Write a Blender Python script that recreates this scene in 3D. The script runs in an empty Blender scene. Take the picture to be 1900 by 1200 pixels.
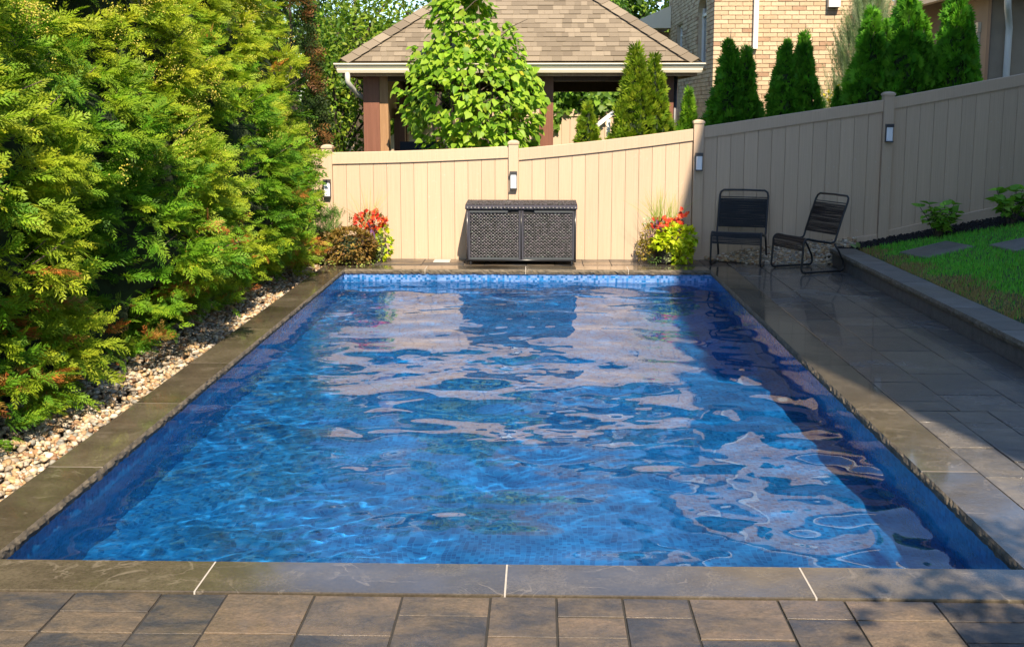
import bpy, math, random
import numpy as np
from mathutils import Vector, Matrix

# ------------------------------------------------------------------ camera, sky, sun, exposure
sc = bpy.context.scene
C = sc.collection
rng = np.random.default_rng(11)
random.seed(5)
R = math.radians

cam = bpy.data.cameras.new('camera'); cam_o = bpy.data.objects.new('camera', cam); C.objects.link(cam_o)
sc.camera = cam_o
cam.sensor_width = 36; cam.lens = 36 * 2070 / 1900; cam.shift_y = -94 / 1900
cam.clip_start = .05; cam.clip_end = 2000
cam_o.location = (0, 0, 1.911); cam_o.rotation_euler = (R(90 - 8.4), 0, R(1.44))

SUN = Vector((-.22, .906, -1)).normalized()            # direction the sunlight travels
elev = math.asin(-SUN.z); azim = math.atan2(-SUN.x, -SUN.y)
world = bpy.data.worlds.new('World'); sc.world = world; world.use_nodes = True
wn = world.node_tree
sky = wn.nodes.new('ShaderNodeTexSky'); sky.sky_type = 'NISHITA'; sky.sun_disc = False
sky.sun_elevation = elev; sky.sun_rotation = azim; sky.air_density = 1.0; sky.dust_density = .3; sky.ozone_density = 3.0
wn.links.new(sky.outputs[0], wn.nodes['Background'].inputs[0])
wn.nodes['Background'].inputs[1].default_value = .115
sun = bpy.data.lights.new('sun', 'SUN'); sun.energy = 5.0; sun.angle = R(.5); sun.color = (1, .85, .65)
sun.cycles.is_caustics_light = True
sun_o = bpy.data.objects.new('sun', sun); C.objects.link(sun_o); sun_o.location = (6, -20, 25)
sun_o.rotation_euler = SUN.to_track_quat('-Z', 'Y').to_euler()
vs = sc.view_settings
vs.view_transform = 'Standard'; vs.look = 'None'; vs.gamma = 1; vs.use_curve_mapping = False; vs.exposure = 1.05
sc.cycles.max_bounces = 10; sc.cycles.transparent_max_bounces = 8; sc.cycles.transmission_bounces = 6
sc.cycles.sample_clamp_indirect = 6

# ------------------------------------------------------------------ helpers: naming, meshes
def tag(o, label=None, cat=None, group=None, kind=None):
    if label: o['label'] = label
    if cat: o['category'] = cat
    if group: o['group'] = group
    if kind: o['kind'] = kind
    return o

def link(name, data, parent=None, loc=None):
    o = bpy.data.objects.new(name, data); C.objects.link(o)
    if parent: o.parent = parent
    if loc is not None: o.location = loc
    return o

def empty(name, loc=(0, 0, 0), rz=0):
    o = link(name, None); o.location = loc; o.rotation_euler = (0, 0, rz); o.empty_display_size = .1
    return o

def nmesh(name, V, F, mat, smooth=False, colors=None, uv=None):
    """V (n,3), F (m,k) constant k"""
    V = np.asarray(V, np.float32); F = np.asarray(F, np.int32)
    me = bpy.data.meshes.new(name)
    m, k = F.shape
    me.vertices.add(len(V)); me.vertices.foreach_set('co', V.ravel())
    me.loops.add(m * k); me.loops.foreach_set('vertex_index', F.ravel())
    me.polygons.add(m); me.polygons.foreach_set('loop_start', np.arange(0, m * k, k, dtype=np.int32))
    me.polygons.foreach_set('loop_total', np.full(m, k, np.int32))
    if smooth: me.polygons.foreach_set('use_smooth', np.ones(m, bool))
    if colors is not None:
        a = me.color_attributes.new('tint', 'FLOAT_COLOR', 'POINT')
        c = np.ones((len(V), 4), np.float32); c[:, :3] = colors
        a.data.foreach_set('color', c.ravel())
    if uv is not None:
        l = me.uv_layers.new(name='uv'); l.data.foreach_set('uv', np.asarray(uv, np.float32).ravel())
    me.update(calc_edges=True)
    me.materials.append(mat)
    return me

class MB:
    """collects faces of one mesh object"""
    def __init__(s): s.v = []; s.f = []
    def add(s, vs, fs):
        n = len(s.v); s.v += [tuple(map(float, p)) for p in vs]; s.f += [tuple(i + n for i in f) for f in fs]; return s
    def box(s, x0, x1, y0, y1, z0, z1):
        return s.add([(x0, y0, z0), (x1, y0, z0), (x1, y1, z0), (x0, y1, z0), (x0, y0, z1), (x1, y0, z1), (x1, y1, z1), (x0, y1, z1)],
                     [(3, 2, 1, 0), (4, 5, 6, 7), (0, 1, 5, 4), (1, 2, 6, 5), (2, 3, 7, 6), (3, 0, 4, 7)])
    def cbox(s, x0, x1, y0, y1, z0, z1, c):
        """box with chamfered upper rim"""
        P = lambda i, z: [(x0 + i, y0 + i, z), (x1 - i, y0 + i, z), (x1 - i, y1 - i, z), (x0 + i, y1 - i, z)]
        fs = [(3, 2, 1, 0), (8, 9, 10, 11)]
        for b in (0, 4):
            for i in range(4): fs.append((b + i, b + (i + 1) % 4, b + 4 + (i + 1) % 4, b + 4 + i))
        return s.add(P(0, z0) + P(0, z1 - c) + P(c, z1), fs)
    def prism(s, poly, axis, a, b):
        """extrude a 2-D polygon along axis 'x' 'y' or 'z' from a to b"""
        def p(q, t): return {'x': (t, q[0], q[1]), 'y': (q[0], t, q[1]), 'z': (q[0], q[1], t)}[axis]
        n = len(poly)
        return s.add([p(q, a) for q in poly] + [p(q, b) for q in poly],
                     [tuple(range(n - 1, -1, -1)), tuple(range(n, 2 * n))] + [(i, (i + 1) % n, n + (i + 1) % n, n + i) for i in range(n)])
    def tube(s, path, r, n=8, caps=True):
        P = [Vector(p) for p in path]; rr = r if isinstance(r, (list, tuple)) else [r] * len(P)
        vs, fs = [], []; up = None
        for i, p in enumerate(P):
            t = (P[min(i + 1, len(P) - 1)] - P[max(i - 1, 0)]).normalized()
            if up is None:
                up = Vector((0, 0, 1)) if abs(t.z) < .9 else Vector((1, 0, 0))
            a = t.cross(up); 
            if a.length < 1e-5: a = t.cross(Vector((.3, 1, .2)))
            a.normalize(); b = a.cross(t).normalized(); up = b
            for k in range(n):
                q = 2 * math.pi * k / n
                vs.append(p + a * (rr[i] * math.cos(q)) + b * (rr[i] * math.sin(q)))
        for i in range(len(P) - 1):
            for k in range(n):
                fs.append((i * n + k, i * n + (k + 1) % n, (i + 1) * n + (k + 1) % n, (i + 1) * n + k))
        if caps:
            fs.append(tuple(range(n - 1, -1, -1))); fs.append(tuple(range((len(P) - 1) * n, len(P) * n)))
        return s.add(vs, fs)
    def lathe(s, prof, n=20, cx=0, cy=0):
        vs = [(cx + r * math.cos(2 * math.pi * k / n), cy + r * math.sin(2 * math.pi * k / n), z) for r, z in prof for k in range(n)]
        fs = [(i * n + k, i * n + (k + 1) % n, (i + 1) * n + (k + 1) % n, (i + 1) * n + k) for i in range(len(prof) - 1) for k in range(n)]
        return s.add(vs, fs)
    def mesh(s, name, mat, smooth=False):
        me = bpy.data.meshes.new(name); me.from_pydata(s.v, [], s.f); me.materials.append(mat)
        if smooth: me.polygons.foreach_set('use_smooth', [True] * len(me.polygons))
        if hasattr(s, 'split'): me.materials.append(s.face); me.polygons.foreach_set('material_index', s.split)
        me.update(); return me
    def build(s, name, mat, parent=None, smooth=False, loc=None):
        return link(name, s.mesh(name, mat, smooth), parent, loc)

def noise1(n, k, seed, amp=1.0):
    """smooth 1-D random profile of n samples"""
    r = np.random.default_rng(seed); t = np.linspace(0, 1, n); o = np.zeros(n)
    for f in range(1, k + 1): o += r.normal() / f ** .4 * np.sin(2 * math.pi * f * t + r.uniform(0, 6.28))
    return amp * o / (np.abs(o).max() + 1e-9)

class Noise3:
    """sum of random plane waves: smooth noise field about in [-1,1]"""
    def __init__(s, seed, scale, n=24):
        r = np.random.default_rng(seed); d = r.normal(size=(n, 3)); d /= np.linalg.norm(d, axis=1)[:, None]
        s.k = d * (2 * math.pi / scale) * r.uniform(.6, 1.7, n)[:, None]; s.p = r.uniform(0, 6.28, n); s.n = n
    def __call__(s, P): return np.sin(np.asarray(P) @ s.k.T + s.p).sum(1) * (1.6 / math.sqrt(s.n) / 1.2)

def frames(d, nrm):
    """rotation matrices with local x along d and local z near nrm (arrays)"""
    d = d / np.linalg.norm(d, axis=1)[:, None]
    y = np.cross(nrm, d); y /= (np.linalg.norm(y, axis=1)[:, None] + 1e-9)
    z = np.cross(d, y)
    return np.stack([d, y, z], -1)

def scatter(tv, tf, P, M, S, tint=None, tri_tint=None):
    """copies of the template (tv, tf) at P with rotation M and scale S as one array mesh"""
    tv = np.asarray(tv, float); tf = np.asarray(tf); n = len(P); k = len(tv)
    V = np.einsum('nij,kj->nki', M, tv) * np.asarray(S).reshape(n, 1, -1) + P[:, None, :]
    F = (tf[None] + (np.arange(n) * k)[:, None, None]).reshape(-1, tf.shape[1])
    col = None
    if tint is not None: col = np.repeat(tint, k, axis=0)
    return V.reshape(-1, 3), F, col

def randdir(n, r=rng):
    d = r.normal(size=(n, 3)); return d / np.linalg.norm(d, axis=1)[:, None]

# ------------------------------------------------------------------ helpers: materials
class MT:
    def __init__(s, name):
        s.m = bpy.data.materials.new(name); s.m.use_nodes = True; s.t = s.m.node_tree
        s.b = s.t.nodes['Principled BSDF']; s.out = s.t.nodes['Material Output']
    def n(s, typ, **kw):
        nd = s.t.nodes.new('ShaderNode' + typ)
        for k, v in kw.items():
            k2 = k.replace('_', ' ')
            tgt = None
            for i in nd.inputs:
                if i.name.lower() == k2.lower(): tgt = i; break
            if tgt is None: setattr(nd, k, v); continue
            s.set(tgt, v)
        return nd
    def set(s, inp, v):
        if isinstance(v, bpy.types.NodeSocket): s.t.links.new(v, inp)
        elif isinstance(v, (tuple, list)) and len(v) == 3 and inp.type == 'RGBA': inp.default_value = (*v, 1)
        else: inp.default_value = v
    def bs(s, **kw):
        for k, v in kw.items(): s.set(s.b.inputs[k.replace('_', ' ')], v)
        return s
    def pos(s): return s.n('NewGeometry').outputs['Position']
    def mapped(s, vec, sc_=(1, 1, 1), rot=(0, 0, 0)):
        return s.n('Mapping', Vector=vec, Scale=sc_, Rotation=rot).outputs[0]
    def noise(s, vec, scale, detail=4, rough=.55, dist=0): 
        return s.n('TexNoise', Vector=vec, Scale=scale, Detail=detail, Roughness=rough, Distortion=dist).outputs['Fac']
    def ramp(s, fac, stops, interp='LINEAR'):
        nd = s.n('ValToRGB', Fac=fac); cr = nd.color_ramp; cr.interpolation = interp
        while len(cr.elements) < len(stops): cr.elements.new(.5)
        for e, (p, c) in zip(cr.elements, stops):
            e.position = p; e.color = (*c, 1) if isinstance(c, (tuple, list)) else (c, c, c, 1)
        return nd.outputs['Color']
    def mix(s, fac, a, b, mode='MIX'):
        nd = s.t.nodes.new('ShaderNodeMix'); nd.data_type = 'RGBA'; nd.blend_type = mode
        s.set(nd.inputs[0], fac); s.set(nd.inputs[6], a); s.set(nd.inputs[7], b); return nd.outputs[2]
    def math(s, op, a, b=0.0):
        nd = s.t.nodes.new('ShaderNodeMath'); nd.operation = op; s.set(nd.inputs[0], a); s.set(nd.inputs[1], b); return nd.outputs[0]
    def bump(s, h, strength=.5, dist=.01):
        nd = s.n('Bump', Height=h, Strength=strength, Distance=dist); s.t.links.new(nd.outputs[0], s.b.inputs['Normal']); return nd
    def rnd(s): return s.n('ObjectInfo').outputs['Random']

def plain(name, col, rough=.5, metal=0, var=.12, scale=6, bump=0, bscale=60, spec=.5):
    m = MT(name); p = m.pos(); n = m.noise(p, scale)
    c = m.mix(1.0, col, m.ramp(n, [(.3, 1 - var), (.7, 1 + 0 * var)]), 'MULTIPLY')
    m.bs(Base_Color=c, Roughness=rough, Metallic=metal); m.b.inputs['Specular IOR Level'].default_value = spec
    if bump: m.bump(m.noise(p, bscale), bump, .005)
    return m.m

def leafmat(name, rough=.5, trans=.35, spec=.3, gain=(1.5, 1.7, .8)):
    """foliage: colour from the per-leaf tint, part of the light passes through the leaf"""
    m = MT(name)
    a = m.t.nodes.new('ShaderNodeAttribute'); a.attribute_name = 'tint'
    col = a.outputs['Color']
    m.bs(Base_Color=col, Roughness=rough); m.b.inputs['Specular IOR Level'].default_value = spec
    tr = m.n('BsdfTranslucent', Color=m.mix(1.0, col, gain, 'MULTIPLY'))
    mx = m.n('MixShader', Fac=trans); m.t.links.new(m.b.outputs[0], mx.inputs[1]); m.t.links.new(tr.outputs[0], mx.inputs[2])
    m.t.links.new(mx.outputs[0], m.out.inputs[0])
    return m.m

LEAF = leafmat('leaf_foliage'); CEDAR = leafmat('cedar_foliage', .55, .36, .2)
PETAL = leafmat('petal', .5, .25, .2, (1.2, 1, 1))

def stone_mat(name, ca, cb, cc, wet_lo, wet_hi, bump=.35, vein=True, wscale=1.3, wetx=False, film=0.0, var=.26, veins=0):
    m = MT(name); p = m.pos(); r = m.rnd()
    off = m.n('VectorMath', operation='ADD'); m.set(off.inputs[0], p)
    cx = m.n('CombineXYZ', Z=m.math('MULTIPLY', r, 37.0)); m.set(off.inputs[1], cx.outputs[0])
    q = off.outputs[0]
    st = m.mapped(q, (1.0, 1.6, 1.2), (0, 0, .2))
    n1 = m.noise(st, 3.6, 10, .72, .3); n2 = m.noise(q, 1.7, 4); n3 = m.noise(q, 70, 6, .8)
    f = m.math('ADD', m.math('MULTIPLY', n1, .9), m.math('MULTIPLY', m.math('SUBTRACT', r, .5), var))
    col = m.ramp(f, [(.32, ca), (.48, cb), (.66, cc)])
    col = m.mix(1.0, col, m.ramp(n3, [(.28, .55), (.72, 1.3)]), 'MULTIPLY')
    if veins:                                           # thin pale cleft lines in the stone
        vn = m.noise(m.mapped(q, (1, 1, 1), (0, 0, .5)), 2.3, 5, .5, 1.6)
        col = m.mix(m.math('MULTIPLY', m.ramp(vn, [(.485, 0), (.5, veins), (.515, 0)]), m.ramp(m.noise(q, 5, 3), [(.45, 0), (.6, 1)])), col, (.26, .22, .17))
    wetn = m.noise(m.mapped(p, (1, 1, 1)), wscale, 5, .6, .4)
    if wetx:                                            # splashed deck along the right of the pool stays wet
        sx_ = m.n('SeparateXYZ', Vector=p).outputs[0]
        wetn = m.math('SUBTRACT', wetn, m.n('MapRange', Value=sx_, From_Min=1.6, From_Max=2.6, To_Min=-.06, To_Max=.16).outputs[0])
    wet = m.ramp(wetn, [(.38, 1.0), (.60, 0.0)])
    rough = m.n('MapRange', Value=wet, To_Min=wet_hi, To_Max=wet_lo).outputs[0]
    col = m.mix(m.math('MULTIPLY', wet, .35), col, m.mix(1.0, col, (.55, .52, .5), 'MULTIPLY'))
    m.bs(Base_Color=col, Roughness=rough); m.b.inputs['Specular IOR Level'].default_value = .55
    if film: m.bs(Coat_Weight=m.math('MULTIPLY', wet, film), Coat_Roughness=.05, Coat_IOR=1.4)
    h = m.math('ADD', m.math('MULTIPLY', m.noise(st, 9, 8, .7, .4), 1.0), m.math('MULTIPLY', n3, .3))
    h = m.math('MULTIPLY', h, m.n('MapRange', Value=wet, To_Min=1, To_Max=.45).outputs[0])
    m.bump(h, bump, .012)
    return m.m

COPING = stone_mat('coping_sandstone', (.078, .064, .045), (.112, .092, .064), (.150, .124, .088), .05, .20, .12, wscale=.8, film=1.0, veins=.5)
PAVER = stone_mat('flagstone_paver', (.046, .046, .050), (.125, .097, .068), (.210, .148, .094), .16, .55, 1.0, wscale=.9, film=.45, var=.20)
PAVERSHADE = stone_mat('shaded_flagstone_paver', (.092, .092, .096), (.168, .152, .132), (.245, .208, .165), .14, .50, .9, wscale=1.1, wetx=True, film=.5, var=.22)  # same paver, with the cool light of the shaded deck put into its colours
SPLIT = plain('split_stone_face', (.17, .14, .10), .9, var=.55, scale=16, bump=1.0, bscale=45)
WALLCAP = stone_mat('wall_cap_stone', (.12, .11, .10), (.17, .15, .125), (.21, .19, .165), .35, .6, .3)
BLOCK = plain('wall_block_concrete', (.11, .105, .10), .8, var=.4, scale=14, bump=.7, bscale=40)
GROUT = plain('grout', (.46, .42, .37), .8, var=.15, scale=30)
SAND = plain('joint_sand', (.030, .028, .026), .95, var=.3, scale=40)
SOIL = plain('soil', (.045, .035, .025), .95, var=.4, scale=10, bump=.5)
BLACKMETAL = plain('black_metal', (.012, .012, .014), .35, 0, .1)
CORD = plain('black_cord', (.014, .015, .019), .45, 0, .2, 40)
GREYMETAL = plain('dark_grey_metal', (.05, .05, .055), .4)
DIFFUSER = plain('white_diffuser', (.82, .84, .88), .3, var=.04)
WHITEPAINT = plain('white_paint', (.78, .76, .70), .45, var=.06)
CREAM = plain('cream_metal', (.78, .70, .55), .4, var=.05)
TREEBARK = plain('bark', (.10, .075, .055), .9, var=.5, scale=25, bump=.8)

def vinyl_mat():
    m = MT('fence_vinyl'); p = m.pos(); st = m.mapped(p, (60, 60, 1.2))
    g = m.noise(st, 1.5, 5, .7); r = m.rnd()
    c = m.mix(1.0, (.54, .402, .283), m.ramp(g, [(.25, .86), (.75, 1.06)]), 'MULTIPLY')
    c = m.mix(1.0, c, m.ramp(r, [(0, .95), (1, 1.04)]), 'MULTIPLY')
    # dried water splashes low on the boards
    sp = m.n('TexNoise', Vector=p, Scale=22, Detail=6, Roughness=.75).outputs['Fac']
    bl = m.noise(p, 1.1, 3)
    f = m.math('MULTIPLY', m.ramp(sp, [(.60, 0), (.72, 1)]), m.ramp(bl, [(.42, 0), (.62, .5)]))
    c = m.mix(f, c, (.6, .56, .5))
    m.bs(Base_Color=c, Roughness=.55); m.b.inputs['Specular IOR Level'].default_value = .3
    m.bump(g, .12, .003); return m.m
VINYL = vinyl_mat()

def wood_mat(name, ca, cb, rough=.55):
    m = MT(name); p = m.pos(); st = m.mapped(p, (14, 14, .8))
    g = m.noise(st, 1.6, 6, .65, 1.2)
    m.bs(Base_Color=m.ramp(g, [(.3, ca), (.7, cb)]), Roughness=rough); m.bump(g, .2, .004); return m.m
WOODBROWN = wood_mat('stained_timber', (.15, .058, .034), (.22, .090, .055))
WOODDARK = wood_mat('dark_timber', (.05, .022, .014), (.08, .035, .022))
WOODTAN = wood_mat('cedar_boards', (.26, .14, .065), (.38, .22, .11))

def tile_mat():
    m = MT('pool_mosaic'); uv = m.n('UVMap').outputs[0]
    br = m.n('TexBrick', Vector=uv, Color1=(.004, .075, .25), Color2=(.011, .175, .47), Mortar=(.018, .16, .42), Scale=1.0)
    br.offset = 0; br.squash = 1
    br.inputs['Brick Width'].default_value = .026; br.inputs['Row Height'].default_value = .026
    br.inputs['Mortar Size'].default_value = .0016; br.inputs['Bias'].default_value = -.05
    big = m.noise(uv, 1.4, 4)
    c = m.mix(1.0, br.outputs['Color'], m.ramp(big, [(.3, .75), (.7, 1.15)]), 'MULTIPLY')
    # sunlight on the far wall, painted as paler tiles along its waterline
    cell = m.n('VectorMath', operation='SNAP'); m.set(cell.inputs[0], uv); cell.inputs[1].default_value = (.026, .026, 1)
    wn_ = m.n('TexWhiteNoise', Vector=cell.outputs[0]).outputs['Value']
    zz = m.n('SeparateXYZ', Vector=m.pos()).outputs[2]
    sunlit_band = m.math('MULTIPLY', m.n('MapRange', Value=zz, From_Min=-.235, From_Max=-.225).outputs[0], m.n('MapRange', Value=m.n('SeparateXYZ', Vector=m.pos()).outputs[1], From_Min=13.19, From_Max=13.2).outputs[0])
    c = m.mix(m.math('MULTIPLY', sunlit_band, m.ramp(wn_, [(.0, .6), (.5, .32), (.75, .05), (1, .0)])), c, (.30, .42, .75))
    m.bs(Base_Color=c, Roughness=.18); return m.m
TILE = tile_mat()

def water_mat():
    m = MT('pool_water'); m.t.nodes.remove(m.b)
    g = m.n('BsdfGlass', Color=(.93, .98, 1.0), Roughness=0.0, IOR=1.333)
    m.t.links.new(g.outputs[0], m.out.inputs[0]); return m.m
WATER = water_mat()

def brick_unit_mat(name, stops):
    m = MT(name); p = m.pos()
    if name.endswith('far'): 
        r = m.n('TexWhiteNoise', noise_dimensions='3D', Vector=p).outputs['Value']
    r = m.rnd(); isl = m.n('NewGeometry').outputs['Random Per Island']
    f = m.math('FRACT', m.math('ADD', r, isl))
    c = m.ramp(f, stops); n = m.noise(p, 26, 5, .7)
    c = m.mix(1.0, c, m.ramp(n, [(.25, .8), (.75, 1.12)]), 'MULTIPLY')
    m.bs(Base_Color=c, Roughness=.85); m.bump(n, .5, .006); return m.m
BRICK = brick_unit_mat('tan_brick', [(0, (.47, .33, .20)), (.35, (.54, .40, .25)), (.82, (.60, .46, .30)), (.90, (.33, .20, .12)), (1, (.44, .30, .18))])
MORTAR = plain('mortar', (.50, .40, .28), .95, var=.15, scale=30)
STUCCO = plain('taupe_stucco', (.34, .275, .20), .85, var=.12, scale=5, bump=.3, bscale=120)
def shingle_mat():
    m = MT('asphalt_shingle'); p = m.pos(); r = m.rnd(); isl = m.n('NewGeometry').outputs['Random Per Island']
    f = m.math('FRACT', m.math('ADD', r, isl)); n = m.noise(p, 150, 3, .8)
    c = m.ramp(f, [(0, (.145, .115, .080)), (.4, (.190, .153, .108)), (.75, (.225, .182, .130)), (1, (.265, .216, .155))])
    c = m.mix(1.0, c, m.ramp(n, [(.2, .7), (.8, 1.2)]), 'MULTIPLY'); m.bs(Base_Color=c, Roughness=.95); m.bump(n, .5, .003); return m.m
SHINGLE = shingle_mat()
GLASSY = plain('window_glass', (.05, .07, .08), .06, var=.1)
DARKIN = plain('dark_interior', (.02, .02, .02), .9)
LAWNSOIL = plain('lawn_soil', (.06, .10, .025), .95, var=.5, scale=7)
YARD = plain('yard_grass', (.06, .10, .02), .95, var=.5, scale=4, bump=.8, bscale=50)
PLANTPOT = plain('black_pot', (.018, .018, .02), .3, var=.2)

# ------------------------------------------------------------------ ground, pool
PX0, PX1, PY0, PY1 = -2.345, 2.03, 4.5, 13.2          # inner edge of the coping
FENCE_Y = 14.2
G = 600
gz_ = -.10
g = MB()
g.add([(-G, -G, gz_), (PX0 - .1, -G, gz_), (PX0 - .1, G, gz_), (-G, G, gz_)], [(0, 1, 2, 3)])
g.add([(PX1 + .1, -G, gz_), (G, -G, gz_), (G, G, gz_), (PX1 + .1, G, gz_)], [(0, 1, 2, 3)])
g.add([(PX0 - .1, -G, gz_), (PX1 + .1, -G, gz_), (PX1 + .1, PY0 - .1, gz_), (PX0 - .1, PY0 - .1, gz_)], [(0, 1, 2, 3)])
g.add([(PX0 - .1, PY1 + .1, gz_), (PX1 + .1, PY1 + .1, gz_), (PX1 + .1, G, gz_), (PX0 - .1, G, gz_)], [(0, 1, 2, 3)])
tag(g.build('ground', SOIL), kind='structure')

# pool shell (walls stand 2 cm back from the coping edge), uv in metres
IN = .018
xa, xb, ya, yb = PX0 - IN, PX1 + IN, PY0 - IN, PY1 + IN
zt, ZF0, ZF1 = -.052, -.80, -1.05
corners = [(xa, ya), (xb, ya), (xb, yb), (xa, yb)]
quads, uvs = [], []
def pq(a, b, c, d, ua, ub, uc, ud): quads.append((a, b, c, d)); uvs.extend([ua, ub, uc, ud])
fl = [(xa, ya, ZF0), (xb, ya, ZF0), (xb, yb, ZF1), (xa, yb, ZF1)]
pq(*fl, *[(p[0], p[1]) for p in fl])
for i in range(4):
    a, b = corners[i], corners[(i + 1) % 4]
    za, zb = fl[i][2], fl[(i + 1) % 4][2]; L = math.dist(a, b)
    pq((*b, zb), (*a, za), (*a, zt), (*b, zt), (L, zb), (0, za), (0, zt), (L, zt))
pv = np.array(quads).reshape(-1, 3); pf = np.arange(20).reshape(5, 4)
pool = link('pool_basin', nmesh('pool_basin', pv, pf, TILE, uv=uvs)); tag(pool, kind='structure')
pool.cycles.is_caustics_receiver = True

# water: a grid displaced by many small wave trains
WZ = -.15
nx, ny = 320, 640
gx, gy = np.meshgrid(np.linspace(xa + .001, xb - .001, nx), np.linspace(ya + .001, yb - .001, ny))
wz = np.zeros_like(gx); wr = np.random.default_rng(21)
for i in range(150):
    lam = math.exp(wr.uniform(math.log(.20), math.log(1.7)))
    th = wr.normal(math.pi / 2, 1.0); k = 2 * math.pi / lam
    slope = .031 / math.sqrt(75) * float(np.interp(lam, [.2, .4, .9, 1.7], [.6, 1.25, 1.2, .6]))
    wz += slope / k * np.sin(k * (gx * math.cos(th) + gy * math.sin(th)) + wr.uniform(0, 6.28)) * math.sqrt(2)
pw = Noise3(63, 2.2)(np.stack([gx.ravel(), gy.ravel(), 0 * gx.ravel()], -1)).reshape(gx.shape)
patch = np.clip(.45 + .5 * pw, .06, 1) * np.interp(gx, [-2.3, -.2, .9, 1.6], [1, 1, .35, .2])   # the breeze ruffles the left and middle more
rip = np.zeros_like(gx)
for i in range(90):
    lam = wr.uniform(.085, .20); th = wr.normal(math.pi / 2, 1.1); k = 2 * math.pi / lam
    rip += .026 / math.sqrt(90) / k * math.sqrt(2) * np.sin(k * (gx * math.cos(th) + gy * math.sin(th)) + wr.uniform(0, 6.28))
wz += rip * patch
wv = np.stack([gx, gy, wz + WZ], -1).reshape(-1, 3)
ii = (np.arange(ny - 1)[:, None] * nx + np.arange(nx - 1)[None]).ravel()
wf = np.stack([ii, ii + 1, ii + nx + 1, ii + nx], -1)
water = link('pool_water', nmesh('pool_water', wv, wf, WATER, smooth=True)); tag(water, kind='structure')
water.cycles.is_caustics_caster = True

# ------------------------------------------------------------------ pool coping: single stones with a split face
def coping_mesh(L, seed, width=.305, t=.058, n=None, rough=.006):
    """u 0..L along the edge, v 0 (pool) .. width, top at z=0"""
    n = n or max(8, int(L / .025)); us = np.linspace(0, L, n)
    rows = []
    a = [noise1(n, 26, seed * 7 + q, rough) for q in range(4)]
    fine = np.random.default_rng(seed).normal(0, .0026, (4, n))
    rows.append([(u, width, -.003) for u in us])
    rows.append([(u, width - .006, 0) for u in us])
    rows.append([(u, .006 + abs(a[0][i]) * .35, 0) for i, u in enumerate(us)])
    rows.append([(u, a[1][i] * .5 + fine[1][i], -.010 - .004 * abs(fine[2][i]) / .002) for i, u in enumerate(us)])
    rows.append([(u, a[2][i] + fine[2][i] - .004, -.030) for i, u in enumerate(us)])
    rows.append([(u, .006 + a[3][i] * .6 + fine[3][i], -t) for i, u in enumerate(us)])
    rows.append([(u, width, -t) for u in us])
    V = [p for r in rows for p in r]; m = len(rows)
    F = [(r * n + i, r * n + i + 1, (r + 1) * n + i + 1, (r + 1) * n + i) for r in range(m - 1) for i in range(n - 1)]
    F += [((m - 1) * n + i, (m - 1) * n + i + 1, i + 1, i) for i in range(n - 1)]
    F += [tuple(r * n for r in range(m)), tuple(r * n + n - 1 for r in range(m - 1, -1, -1))]
    b = MB(); b.add(V, F); b.split = [1 if 2 * (n - 1) <= i < 5 * (n - 1) else 0 for i in range(len(F))]; return b

bed = MB()
bed.box(PX0 - .30, PX0 - .02, PY0 - .30, PY1 + .30, -.12, -.0585); bed.box(PX1 + .02, PX1 + .30, PY0 - .30, PY1 + .30, -.12, -.0585)
bed.box(PX0 - .02, PX1 + .02, PY0 - .30, PY0 - .02, -.12, -.0585); bed.box(PX0 - .02, PX1 + .02, PY1 + .02, PY1 + .30, -.12, -.0585)
coping = tag(bed.build('pool_coping', GROUT), kind='structure')
GAP = .008
seed = [40]
def run_coping(side, cuts):
    for a, b in zip(cuts[:-1], cuts[1:]):
        seed[0] += 1
        L = b - a - GAP
        mb = coping_mesh(L, seed[0]); mb.face = SPLIT
        o = mb.build('coping_stone', COPING, coping)
        if side == 'near': o.location = (b - GAP / 2, PY0, 0); o.rotation_euler = (0, 0, math.pi)
        if side == 'far': o.location = (a + GAP / 2, PY1, 0)
        if side == 'left': o.location = (PX0, a + GAP / 2, 0); o.rotation_euler = (0, 0, math.pi / 2)
        if side == 'right': o.location = (PX1, b - GAP / 2, 0); o.rotation_euler = (0, 0, -math.pi / 2)
    for c in cuts[1:-1]:
        w = GAP / 2 - .0003; j = MB()
        if side == 'near': j.box(c - w, c + w, PY0 - .302, PY0 - .005, -.057, -.0015)
        if side == 'far': j.box(c - w, c + w, PY1 + .004, PY1 + .302, -.057, -.0015)
        if side == 'left': j.box(PX0 - .302, PX0 - .005, c - w, c + w, -.057, -.0015)
        if side == 'right': j.box(PX1 + .005, PX1 + .302, c - w, c + w, -.057, -.0015)
        j.build('grout_joint', GROUT, coping)
run_coping('near', [PX0 - .305, -1.377, -.134, 1.097, PX1 + .305])
run_coping('far', [PX0, -1.375, -.17, 1.06, PX1])
run_coping('left', [PY0 + .004, 5.733, 7.041, 8.213, 9.529, 10.656, 11.923, PY1 + .305])
run_coping('right', [PY0 + .004, 5.771, 7.006, 8.256, 9.433, 10.65, 11.865, PY1 + .305])

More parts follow.
